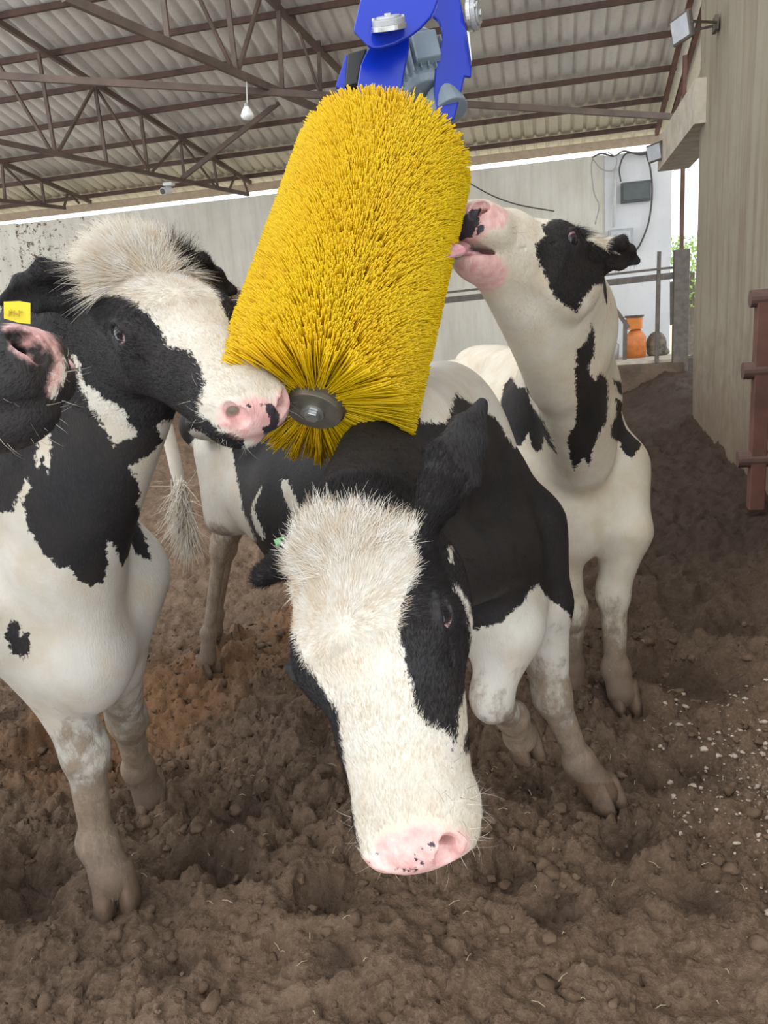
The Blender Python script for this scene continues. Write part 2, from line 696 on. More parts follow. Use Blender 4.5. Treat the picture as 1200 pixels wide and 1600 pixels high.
def hind_leg(B, hip, st, hk, fe, ho, fwd, r=1.0):
    B.frame()
    u = (fwd[0], fwd[1], 0.0)
    B.seg(hip, st, .11 * r, .085 * r, .17 * r, .12 * r, up=u, k=.07)
    st, hk, fe = map(np.asarray, (st, hk, fe))
    B.seg(st, hk, .072 * r, .036 * r, .105 * r, .044 * r, up=u, k=.05)
    b = np.array([u[0], u[1], 0])
    B.seg(hk - b * .045 + np.array([0, 0, .045]), st * .55 + hk * .45 - b * .05, .018, .02, k=.03)
    B.ell(hk, (.046 * r, .042 * r, .058 * r), k=.03)
    B.seg(hk, fe, .034 * r, .029 * r, .040 * r, .032 * r, up=u, k=.03)
    B.ell(fe, (.043 * r, .040 * r, .042 * r), k=.022)
    B.seg(fe, ho, .032 * r, .044 * r, .036 * r, .048 * r, up=u, k=.02)


def hoof_mesh(c, fwd, r, mat, parent, name='hoof'):
    "two claws"
    f = np.array([fwd[0], fwd[1], 0.0])
    f /= np.linalg.norm(f)
    l = np.array([-f[1], f[0], 0])
    m = MB()
    for s in (1, -1):
        base = np.asarray(c, float) + l * s * .024 * r
        n, rings = 14, []
        for z, sc_, off in ((.05, .72, -.012), (.03, .86, -.003), (.0, 1.0, .008), (-.035, 1.12, .02)):
            ring = []
            for k in range(n):
                a = 2 * pi * k / n
                ex = cos(a) * (.042 if cos(a) > 0 else .032) * sc_ * r
                ey = sin(a) * .0235 * sc_ * r * (1 - .25 * max(0, cos(a)))
                ring.append(base + f * (ex + off) + l * ey + np.array([0, 0, z * r]))
            rings.append(ring)
        vs = [p for ring in rings for p in ring]
        fs = [(i * n + k, i * n + (k + 1) % n, (i + 1) * n + (k + 1) % n, (i + 1) * n + k) for i in range(3) for k in range(n)]
        fs += [tuple(range(n)), tuple(range(4 * n - 1, 3 * n - 1, -1))]
        m.add(vs, fs)
    return m.build(name, mat, parent, smooth=True)


# ------------------------------------------------------------------ coat patches
def poly_sd(q, poly):
    "signed distance, positive inside"
    a = poly
    b = np.roll(poly, -1, axis=0)
    d = np.full(len(q), 1e9)
    ins = np.zeros(len(q), bool)
    for i in range(len(a)):
        e = b[i] - a[i]
        wv = q - a[i]
        t = np.clip((wv @ e) / (e @ e + 1e-12), 0, 1)
        d = np.minimum(d, ((wv - t[:, None] * e) ** 2).sum(1))
        c = ((a[i, 1] > q[:, 1]) != (b[i, 1] > q[:, 1]))
        with np.errstate(divide='ignore', invalid='ignore'):
            xx = (b[i, 0] - a[i, 0]) * (q[:, 1] - a[i, 1]) / (b[i, 1] - a[i, 1]) + a[i, 0]
        ins ^= c & (q[:, 0] < xx)
    return np.where(ins, 1, -1) * np.sqrt(d)


def patch_sd(v, nrm, pts, deep=.12):
    "distance inside a patch whose outline pts (mm) lies on the skin, seen along nrm; deep: how far it wraps back"
    pts = np.asarray(pts, float).reshape(-1, 3) / 1000.0
    c = pts.mean(0)
    q = pts - c
    nrm = np.asarray(nrm, float)
    x = np.cross(nrm, (0, 0, 1.0))
    x /= np.linalg.norm(x)
    y = np.cross(x, nrm)
    P2 = np.stack([q @ x, q @ y], 1)
    w_ = v - c
    V2 = np.stack([w_ @ x, w_ @ y], 1)
    lo, hi = P2.min(0) - .06, P2.max(0) + .06
    sd = np.full(len(v), -.06)
    m = np.all((V2 > lo) & (V2 < hi), axis=1)
    sd[m] = poly_sd(V2[m], P2)
    dep = w_ @ nrm
    lim = (q @ nrm).max() + deep
    lim2 = (q @ nrm).min() - .15
    return np.minimum(np.minimum(sd, lim - dep), dep - lim2)

# ------------------------------------------------------------------ the four cows
def eyes_world(hf):
    wy = hf[3]
    return [hpt(hf, (EYE[0], s * (.1075 * wy - .0265) / wy, EYE[2])) for s in (1, -1)]


def rotx(a):
    a = radians(a)
    return np.array([[1, 0, 0], [0, cos(a), -sin(a)], [0, sin(a), cos(a)]])


def hpt(hf, p):
    M, o, sc, wy = hf
    return M @ (np.asarray(p, float) * sc * np.array([1, wy, 1])) + o


def head_at(M, local, world, sc, wy):
    "head frame with a point of the head placed at a point of the world"
    return (M, np.asarray(world) - M @ (np.asarray(local, float) * sc * np.array([1, wy, 1])), sc, wy)


def body_left():
    "cow A: head turned to the brush, front quarters in view at the left"
    B = Body()
    hf = head_at(rotm((.70, -.49, -.52), (.60, .79, .10)), (.185, -.105, -.05), at(184, 521, 1.33), .915, 1.22)
    B.frame()
    o, hd = (-1.30, 1.68, 0), (.74, -.67)
    M = cow_trunk(B, o, hd, 1.0, 1.0, .74)
    T = lambda x, y, z: M @ np.array([x, y, z]) + np.array(o)
    B.frame()
    hb = hpt(hf, (-.01, 0, -.075))
    cow_neck(B, [T(.02, 0, 1.02), T(.16, -.01, 1.20), hb * .45 + T(.16, 0, 1.28) * .55, hb], [.19, .16, .12, .085], [.30, .25, .19, .12])
    th = hpt(hf, (.10, 0, -.165))
    B.seg(th, T(.27, 0, .98), .06, .11, .07, .11, k=.08)
    B.seg(T(.26, 0, .98), T(.25, 0, .72), .08, .08, .07, .08, k=.08)
    hR, hL = np.array([-1.19, 1.56, .02]), np.array([-1.34, 1.99, .02])
    fore_leg(B, T(.10, -.19, .86), at(62, 1010, 1.93), at(132, 1170, 1.98), at(152, 1315, 2.04), at(176, 1372, 2.03), hd, 1.3)
    fore_leg(B, T(.08, .17, .86), at(170, 1020, 2.12), at(198, 1120, 2.3), at(216, 1200, 2.45), at(236, 1245, 2.5), hd, 1.25)
    hind_leg(B, T(-1.15, -.15, 1.0), T(-.98, -.2, .72), T(-1.28, -.17, .50), T(-1.22, -.16, .14), T(-1.18, -.16, .03), hd)
    hind_leg(B, T(-1.15, .15, 1.0), T(-.98, .2, .72), T(-1.28, .17, .50), T(-1.22, .16, .14), T(-1.18, .16, .03), hd)
    B.frame(*hf)
    cow_head(B)
    cow_ear(B, -1, -VR * .85 + VF * .2 - VU * .10, -VF * .5 - VU * .5 + VR * .2, L=.19, W=.056)
    B.frame(*hf)
    cow_ear(B, 1, VF * .9 + VR * .42 - VU * .02, VR, L=.16)
    return B, hf


def body_front():
    "cow B: head hanging close to the camera"
    B = Body()
    hf = head_at(rotm((.273, -.625, -.731), (.887, -.131, .443)), (.13, 0, -.09), tuple(np.array((-.283, 1.085, 1.027)) - VU * .018 + VR * .006), 1.0, 1.28)
    o, hd = (-.30, 2.05, 0), (.78, -.62)
    M = cow_trunk(B, o, hd, .98, .98, 1.0, .72)
    T = lambda x, y, z: M @ np.array([x, y, z]) + np.array(o)
    B.frame()
    hb = hpt(hf, (-.01, 0, -.085))
    cow_neck(B, [T(-.05, 0, 1.0), T(.05, -.04, 1.10), hb * .5 + T(.05, -.10, 1.14) * .5 + np.array([0, 0, .02]), hb], [.17, .15, .12, .085], [.28, .23, .18, .12])
    th = hpt(hf, (.08, 0, -.17))
    B.seg(th, T(.22, -.04, .85), .05, .10, .06, .10, k=.08)
    fore_leg(B, T(.10, .19, .86), at(838, 940, 2.2), at(862, 1085, 2.25), at(905, 1190, 2.32), at(940, 1235, 2.32), (.7, -.7), 1.18)
    fore_leg(B, T(.08, -.19, .86), at(790, 980, 1.98), at(768, 1090, 1.98), at(800, 1120, 2.2), at(812, 1150, 2.28), (.6, -.8), 1.15)
    hind_leg(B, at(352, 735, 3.25), at(366, 790, 3.22), at(344, 860, 3.33), at(326, 990, 3.45), at(325, 1030, 3.45), hd, .88)
    hind_leg(B, at(372, 740, 3.45), at(374, 790, 3.5), at(356, 855, 3.6), at(338, 960, 3.72), at(336, 985, 3.72), hd, .88)
    B.frame(*hf)
    cow_head(B)
    cow_ear(B, 1, VU * .88 + VR * .48 + VF * .22, VF * .9 - VR * .5, L=.20, W=.052, root=(.025, .112, -.06))
    B.frame(*hf)
    cow_ear(B, -1, -VR * .42 - VU * .2 + VF * .85, VF - VU)
    return B, hf


def body_right():
    "cow C: head raised, tongue on the bristles"
    B = Body()
    hf = head_at(rotm((-.50, -.83, .24), (.85, -.52, -.02)), (.185, .105, -.05), at(897, 371, 1.83), .95, 1.15)
    o, hd = (.0, 2.92, 0), (.30, -.95)
    M = cow_trunk(B, o, hd, 1.0, 1.0)
    T = lambda x, y, z: M @ np.array([x, y, z]) + np.array(o)
    B.frame()
    hb = hpt(hf, (.0, 0, -.085))
    cow_neck(B, [T(.02, 0, 1.0), T(.14, 0, 1.16), hb * .55 + T(.20, 0, 1.22) * .45, hb], [.18, .16, .12, .09], [.26, .22, .18, .12])
    th = hpt(hf, (.13, 0, -.165))
    B.seg(th, T(.27, .0, .95), .065, .10, .07, .11, k=.08)
    B.seg(hpt(hf, (.34, 0, -.165)), hpt(hf, (.10, 0, -.20)) * .6 + T(.25, 0, 1.0) * .4, .045, .085, .05, .10, k=.07)
    fore_leg(B, T(.10, .19, .86), at(975, 830, 2.76), at(958, 925, 2.80), at(962, 1045, 2.86), at(972, 1082, 2.84), (.2, -.98), 1.28)
    fore_leg(B, T(.08, -.18, .86), at(868, 850, 2.82), at(893, 955, 2.86), at(893, 1040, 2.98), at(896, 1075, 2.98), (.2, -.98), 1.28)
    hind_leg(B, T(-1.15, -.15, 1.0), T(-.98, -.2, .72), T(-1.28, -.17, .50), T(-1.22, -.16, .14), T(-1.18, -.16, .03), hd)
    hind_leg(B, T(-1.15, .15, 1.0), T(-.98, .2, .72), T(-1.28, .17, .50), T(-1.1, .16, .14), T(-1.05, .16, .03), hd)
    B.frame(*hf)
    cow_head(B, mouth=.022)
    cow_ear(B, 1, VR * .75 + VF * .55 + VU * .05, -VU * .6 - VF * .7, L=.15)
    B.frame(*hf)
    cow_ear(B, -1, VF * .8 - VR * .5, -VU)
    return B, hf


def body_edge():
    "cow D: only the muzzle reaches into view at the left edge"
    B = Body()
    f = .96 * VR - .13 * VF + .12 * VU
    l = .13 * VR + .96 * VF + .1 * VU
    M0 = rotm(f, l)
    hf = (M0, at(97, 562, 1.0) - M0 @ np.array([.50, 0, -.075]), 1.0, 1.1)
    o, hd = (-1.62, .62, 0), (1.0, .10)
    M = cow_trunk(B, o, hd, 1.0, 1.0)
    T = lambda x, y, z: M @ np.array([x, y, z]) + np.array(o)
    B.frame()
    hb = hpt(hf, (-.01, 0, -.085))
    cow_neck(B, [T(.02, 0, 1.02), T(.10, .02, 1.20), hb], [.15, .12, .08], [.25, .2, .11])
    for s in (1, -1):
        fore_leg(B, T(.08, s * .18, .86), T(.02, s * .17, .68), T(.04, s * .16, .40), T(.03, s * .16, .13), T(.07, s * .16, .03), hd)
        hind_leg(B, T(-1.15, s * .15, 1.0), T(-.98, s * .2, .72), T(-1.28, s * .17, .50), T(-1.22, s * .16, .14), T(-1.18, s * .16, .03), hd)
    B.frame(*hf)
    cow_head(B)
    cow_ear(B, 1, VF * .9 - VR * .4, VR)
    B.frame(*hf)
    cow_ear(B, -1, -VF * .8 - VR * .6, VR)
    return B, hf

# coat markings: layer (b black, w white, p pink skin, s dark spot), wrap depth, facing direction, outline on the skin in mm
MARKS = {
'left': [
('b', 0.055, (-0.497, 0.867, -0.038), (-922, 1327, 1546, -888, 1325, 1554, -870, 1330, 1540, -845, 1322, 1531, -812, 1309, 1535, -780, 1296, 1530, -740, 1283, 1526, -702, 1259, 1507, -672, 1248, 1481, -654, 1239, 1452, -643, 1230, 1435, -613, 1220, 1426, -595, 1217, 1421, -579, 1207, 1401, -561, 1181, 1370, -571, 1171, 1341, -575, 1173, 1321, -551, 1164, 1309, -532, 1165, 1292, -513, 1178, 1285, -517, 1212, 1268, -623, 1409, 1222, -657, 1393, 1224, -690, 1379, 1233, -722, 1365, 1250, -741, 1355, 1255, -801, 1383, 1265, -816, 1364, 1286, -816, 1357, 1308, -833, 1350, 1333, -858, 1351, 1343, -872, 1353, 1358, -893, 1357, 1372, -905, 1360, 1401, -906, 1360, 1428, -912, 1362, 1456, -925, 1366, 1484, -948, 1377, 1513, -937, 1336, 1525)),
('b', 0.055, (-0.952, 0.287, -0.105), (-734, 1566, 1573, -724, 1533, 1578, -724, 1516, 1561, -709, 1496, 1551, -689, 1466, 1553, -668, 1439, 1546, -645, 1404, 1540, -611, 1375, 1520, -590, 1353, 1493, -574, 1342, 1463, -561, 1335, 1447, -542, 1310, 1436, -535, 1293, 1429, -519, 1284, 1409, -486, 1276, 1381, -475, 1292, 1355, -476, 1299, 1335, -460, 1279, 1322, -455, 1264, 1304, -462, 1243, 1293, -494, 1241, 1271, -704, 1306, 1211, -698, 1342, 1218, -693, 1376, 1232, -689, 1407, 1255, -685, 1427, 1264, -727, 1477, 1276, -715, 1493, 1300, -710, 1491, 1323, -711, 1506, 1351, -719, 1528, 1364, -726, 1539, 1379, -736, 1556, 1395, -745, 1564, 1424, -749, 1560, 1451, -755, 1562, 1479, -765, 1569, 1507, -785, 1585, 1537, -744, 1582, 1554)),
('b', 0.25, (-0.561, 0.808, -0.180), (-1162, 1353, 1605, -947, 1307, 1584, -904, 1324, 1553, -914, 1362, 1447, -913, 1360, 1392, -898, 1356, 1345, -874, 1354, 1297, -857, 1364, 1247, -850, 1405, 1180, -867, 1450, 1133, -884, 1454, 1107, -909, 1502, 1077, -1040, 1724, 952, -1010, 1685, 902, -1028, 1657, 926, -1038, 1652, 958, -983, 1514, 945, -949, 1446, 1015, -951, 1420, 1035, -977, 1453, 972, -1001, 1460, 926, -1015, 1433, 929, -1028, 1410, 950, -1029, 1393, 986, -1051, 1386, 983, -1076, 1372, 1028, -1092, 1365, 1077, -1091, 1364, 1116, -1090, 1368, 1157, -1121, 1365, 1117, -1325, 1450, 1099)),
('w', 0.05, (-0.594, 0.796, -0.113), (-1002, 1370, 1326, -997, 1372, 1300, -1015, 1378, 1247, -1028, 1374, 1194, -1039, 1381, 1231, -1051, 1377, 1201, -1057, 1382, 1228, -1043, 1384, 1260, -1020, 1376, 1300)),
('w', 0.05, (-0.559, 0.829, 0.016), (-926, 1366, 1490, -909, 1360, 1495, -909, 1361, 1471, -923, 1363, 1460, -933, 1365, 1466)),
('w', 0.05, (-0.618, 0.765, -0.178), (-1078, 1374, 1189, -1072, 1371, 1169, -1093, 1365, 1130, -1119, 1366, 1095, -1161, 1378, 1071, -1115, 1365, 1130)),
('b', 0.05, (-0.614, 0.717, -0.330), (-1204, 1399, 861, -1191, 1408, 839, -1201, 1404, 815, -1182, 1413, 824, -1185, 1414, 785, -1207, 1412, 747, -1214, 1405, 773, -1228, 1400, 768, -1221, 1386, 829)),
('b', 0.1, (-0.464, 0.878, 0.118), (-811, 1353, 1687, -816, 1353, 1665, -769, 1382, 1655, -731, 1404, 1643, -716, 1417, 1598, -698, 1399, 1567, -695, 1470, 1570, -674, 1429, 1664, -740, 1390, 1700)),
('w', 0.05, (-0.474, 0.873, -0.112), (-778, 1393, 1282, -767, 1404, 1289, -751, 1412, 1285, -742, 1414, 1263, -758, 1403, 1243, -787, 1422, 1254)),
('p', 0.06, (-0.368, 0.923, -0.111), (-495, 1166, 1341, -480, 1186, 1346, -462, 1204, 1339, -456, 1244, 1318, -441, 1207, 1298, -455, 1200, 1280, -474, 1191, 1272, -510, 1227, 1263, -506, 1181, 1289, -507, 1181, 1316)),
('s', 0.05, (-0.358, 0.927, -0.114), (-465, 1199, 1332, -457, 1210, 1326, -459, 1237, 1307, -455, 1212, 1286, -466, 1207, 1281, -489, 1233, 1276, -481, 1205, 1290, -472, 1217, 1292, -466, 1209, 1307, -468, 1198, 1318)),
('s', 0.05, (-0.381, 0.920, -0.093), (-483, 1177, 1331, -484, 1176, 1329, -487, 1175, 1328, -488, 1173, 1329, -489, 1171, 1332, -488, 1172, 1334, -486, 1174, 1334, -484, 1176, 1333)),
('s', 0.05, (-0.366, 0.926, -0.092), (-468, 1195, 1331, -469, 1194, 1329, -471, 1192, 1329, -472, 1190, 1330, -472, 1189, 1331, -472, 1190, 1333, -470, 1192, 1333, -469, 1194, 1332)),
],
'front': [
('w', 0.075, (-0.220, 0.885, -0.411), (-405, 1119, 1152, -373, 1098, 1177, -339, 1084, 1187, -316, 1071, 1176, -300, 1080, 1189, -274, 1077, 1176, -251, 1084, 1167, -199, 1074, 1160, -209, 1065, 1138, -203, 1043, 1110, -200, 1020, 1097, -210, 990, 1078, -216, 969, 1053, -216, 956, 1022, -208, 947, 989, -197, 927, 957, -190, 911, 937, -175, 907, 919, -158, 916, 911, -147, 918, 897, -135, 911, 869, -126, 887, 851, -122, 866, 833, -116, 865, 813, -114, 851, 752, -198, 823, 737, -261, 829, 764, -283, 881, 801, -307, 934, 919, -358, 979, 960, -371, 949, 1018, -387, 959, 1056, -420, 1089, 1096)),
('b', 0.03, (-0.113, 0.812, -0.573), (-127, 872, 847, -119, 878, 837, -117, 870, 826, -123, 863, 833)),
('w', 0.05, (-0.137, 0.944, -0.301), (-169, 1133, 1096, -167, 1169, 1090, -160, 1123, 1079, -164, 1114, 1087)),
('w', 0.06, (-0.119, 0.895, -0.429), (-155, 1073, 1061, -147, 1091, 1045, -138, 1109, 1016, -127, 1075, 998, -120, 1060, 964, -120, 1046, 934, -128, 1027, 898, -134, 1007, 864, -138, 902, 870, -146, 896, 878, -143, 922, 891, -140, 954, 911, -140, 1031, 909, -134, 1045, 935, -131, 1062, 972, -135, 1080, 1000, -141, 1080, 1027, -151, 1072, 1052)),
('w', 0.3, (-0.113, 0.988, -0.105), (-366, 1712, 1477, -229, 1736, 1453, -109, 1740, 1292, -43, 1722, 1135, -106, 1962, 1109, -149, 1910, 1198, -188, 1810, 1241, -220, 1728, 1278, -209, 1504, 1245, -243, 1429, 1257, -270, 1424, 1283)),
('w', 0.6, (-0.051, 0.911, -0.410), (-215, 1742, 701, -175, 1748, 708, -141, 1751, 720, -115, 1768, 742, -87, 1802, 750, -78, 1826, 770, -54, 1875, 772, -36, 1931, 722, 36, 1774, 749, 213, 1529, 329, -261, 1505, 307, -269, 1726, 682)),
('w', 0.6, (-0.421, 0.873, -0.246), (-1238, 2457, 1133, -1117, 2503, 1076, -1087, 2440, 973, -1033, 2339, 861, -973, 2268, 791, -1025, 2393, 685, -971, 2215, 219, -1347, 2051, 292, -1328, 2339, 1090)),
('w', 0.05, (-0.377, 0.898, -0.228), (-887, 2171, 984, -902, 2174, 952, -935, 2202, 908, -913, 2172, 876, -880, 2138, 827, -901, 2164, 814, -938, 2205, 835, -962, 2235, 880, -948, 2222, 916, -908, 2185, 963)),
('w', 0.05, (-0.338, 0.916, -0.214), (-797, 2113, 1019, -771, 2089, 1017, -750, 2059, 994, -724, 2023, 960, -736, 2043, 908, -741, 2020, 908, -756, 2041, 939, -784, 2077, 973, -798, 2099, 992)),
('p', 0.05, (-0.169, 0.775, -0.609), (-243, 834, 789, -232, 833, 802, -206, 829, 818, -183, 830, 829, -169, 830, 830, -161, 830, 829, -156, 828, 826, -144, 833, 824, -136, 841, 800, -140, 847, 772, -147, 811, 779, -175, 801, 774, -200, 796, 775, -233, 826, 765)),
('s', 0.04, (-0.156, 0.777, -0.611), (-169, 819, 809, -161, 821, 810, -159, 820, 805, -165, 817, 801, -167, 817, 804)),
('s', 0.04, (-0.166, 0.773, -0.613), (-174, 818, 802, -175, 818, 801, -176, 818, 800, -177, 818, 800, -177, 818, 801, -177, 818, 802, -176, 818, 803, -175, 818, 802)),
('s', 0.04, (-0.171, 0.769, -0.616), (-180, 819, 795, -181, 819, 794, -182, 819, 794, -183, 819, 794, -183, 819, 795, -183, 819, 796, -182, 819, 796, -181, 819, 796)),
('s', 0.04, (-0.175, 0.767, -0.618), (-185, 819, 791, -185, 819, 789, -187, 819, 789, -188, 820, 789, -188, 820, 790, -188, 819, 791, -186, 819, 792, -185, 819, 792)),
('s', 0.04, (-0.172, 0.764, -0.621), (-183, 820, 784, -184, 820, 782, -185, 820, 781, -187, 820, 782, -187, 820, 783, -186, 820, 785, -185, 820, 786, -183, 820, 785)),
('s', 0.04, (-0.165, 0.763, -0.625), (-176, 822, 777, -177, 823, 774, -179, 823, 773, -180, 823, 774, -181, 822, 777, -180, 821, 779, -178, 821, 780, -176, 821, 779)),
('s', 0.04, (-0.194, 0.753, -0.628), (-212, 826, 761, -212, 827, 760, -214, 828, 759, -215, 827, 759, -215, 826, 761, -214, 826, 762, -213, 826, 763, -212, 826, 763)),
('s', 0.04, (-0.186, 0.755, -0.629), (-202, 826, 762, -203, 827, 760, -204, 827, 759, -205, 827, 760, -206, 826, 762, -205, 826, 763, -204, 825, 764, -202, 825, 764)),
('s', 0.04, (-0.219, 0.758, -0.614), (-238, 829, 779, -238, 829, 778, -240, 830, 776, -242, 830, 776, -243, 831, 777, -242, 831, 779, -240, 830, 780, -238, 830, 780)),
('s', 0.04, (-0.180, 0.755, -0.630), (-194, 828, 760, -196, 830, 756, -198, 830, 755, -199, 829, 757, -199, 828, 759, -198, 826, 762, -196, 826, 764, -194, 826, 763)),
('s', 0.04, (-0.173, 0.757, -0.630), (-187, 827, 762, -188, 829, 759, -190, 829, 758, -191, 828, 760, -191, 827, 763, -190, 826, 765, -188, 825, 766, -187, 826, 765)),
],
'right': [
('b', 0.09, (0.034, 0.998, 0.047), (-25, 1945, 1635, 6, 2023, 1660, 33, 2022, 1668, 59, 2022, 1659, 77, 2024, 1637, 82, 2100, 1607, 104, 2104, 1595, 146, 2167, 1573, 182, 2202, 1570, 208, 2020, 1569, 198, 2022, 1534, 173, 2026, 1505, 149, 2028, 1476, 136, 2028, 1503, 133, 2234, 1504, 102, 2091, 1497, 79, 2053, 1476, 62, 2041, 1451, 54, 2051, 1429, 40, 2025, 1441, 23, 2004, 1451, 2, 1978, 1471, -13, 1954, 1503, -27, 1931, 1539, -39, 1908, 1569, -41, 1900, 1593, -20, 1931, 1613)),
('b', 0.09, (0.873, 0.487, 0.027), (-151, 2022, 1638, -95, 2085, 1662, -108, 2107, 1671, -120, 2131, 1664, -128, 2148, 1642, -63, 2188, 1611, -70, 2210, 1599, -34, 2277, 1578, -20, 2325, 1574, -194, 2264, 1578, -188, 2258, 1543, -174, 2237, 1513, -163, 2218, 1483, -155, 2206, 1510, 29, 2297, 1507, -84, 2205, 1501, -108, 2167, 1481, -112, 2147, 1455, -100, 2145, 1433, -116, 2120, 1445, -127, 2096, 1454, -140, 2065, 1474, -153, 2040, 1506, -165, 2016, 1542, -180, 1994, 1572, -185, 1988, 1596, -166, 2020, 1617)),
('b', 0.1, (0.039, 0.992, -0.117), (98, 2190, 1402, 105, 2226, 1365, 106, 2244, 1309, 90, 2226, 1287, 90, 2235, 1268, 110, 2281, 1238, 123, 2293, 1261, 157, 2496, 1216, 160, 2552, 1140, 155, 2529, 1086, 131, 2473, 1060, 111, 2478, 1010, 98, 2524, 944, 80, 2481, 982, 53, 2531, 929, 38, 2477, 984, 31, 2398, 1062, 54, 2363, 1100, 56, 2269, 1179, 52, 2182, 1280, 55, 2151, 1336, 83, 2185, 1356)),
('b', 0.08, (0.084, 0.991, -0.108), (176, 2573, 1215, 217, 2614, 1195, 251, 2608, 1165, 264, 2602, 1125, 230, 2607, 1137, 199, 2659, 1162)),
('b', 0.08, (0.085, 0.985, -0.152), (190, 2637, 1147, 221, 2669, 1123, 249, 2661, 1085, 291, 2654, 1062, 301, 2648, 1033, 283, 2643, 989, 250, 2741, 919, 216, 2737, 953, 213, 2747, 974, 173, 2597, 1024, 173, 2597, 1061, 196, 2666, 1087)),
('b', 0.1, (-0.036, 0.989, -0.140), (-202, 2875, 1120, -198, 3044, 1169, -166, 3024, 1204, -132, 2740, 1187, -97, 2621, 1197, -80, 2601, 1139, -45, 2420, 1117, -26, 2433, 1073, -3, 2494, 997, -28, 2521, 1015, -41, 2540, 1042, -51, 2632, 982, -67, 2657, 970, -90, 2673, 999, -96, 2673, 1038, -121, 2690, 990, -145, 2701, 989, -178, 2761, 1044)),
('p', 0.05, (-0.084, 0.991, 0.102), (-220, 1812, 1615, -199, 1796, 1658, -166, 1799, 1682, -126, 1813, 1680, -100, 1848, 1666, -94, 1828, 1644, -107, 1803, 1627, -138, 1779, 1624, -147, 1785, 1606, -178, 1807, 1603, -220, 1836, 1601)),
('p', 0.06, (-0.086, 0.995, 0.047), (-226, 1854, 1557, -200, 1882, 1581, -154, 1854, 1588, -116, 1832, 1567, -102, 1859, 1535, -112, 1872, 1511, -152, 1887, 1494, -181, 1862, 1491, -214, 1857, 1519)),
('s', 0.05, (-0.099, 0.990, 0.102), (-217, 1819, 1607, -207, 1797, 1632, -195, 1792, 1654, -174, 1795, 1669, -150, 1806, 1672, -159, 1800, 1655, -153, 1777, 1640, -162, 1777, 1630, -172, 1785, 1612, -189, 1795, 1611, -205, 1820, 1604)),
('s', 0.05, (-0.085, 0.992, 0.098), (-158, 1776, 1633, -145, 1776, 1636, -146, 1777, 1621, -163, 1781, 1613)),
],
'edge': [
('w', 0.03, (-0.575, 0.817, -0.036), (-627, 892, 1424, -630, 912, 1433, -630, 920, 1420, -629, 906, 1405, -638, 887, 1382, -632, 878, 1397, -628, 882, 1413)),
('p', 0.04, (-0.588, 0.809, 0.010), (-666, 860, 1475, -664, 868, 1484, -651, 878, 1486, -641, 886, 1482, -631, 893, 1472, -638, 915, 1454, -630, 909, 1439, -628, 910, 1429, -628, 896, 1431, -633, 896, 1449, -636, 886, 1454, -649, 879, 1452, -656, 874, 1454, -645, 875, 1466, -657, 882, 1476, -658, 867, 1475)),
('p', 0.03, (-0.577, 0.816, -0.037), (-627, 892, 1424, -628, 906, 1429, -628, 900, 1408, -634, 883, 1390, -632, 878, 1397, -628, 882, 1413)),
],
}

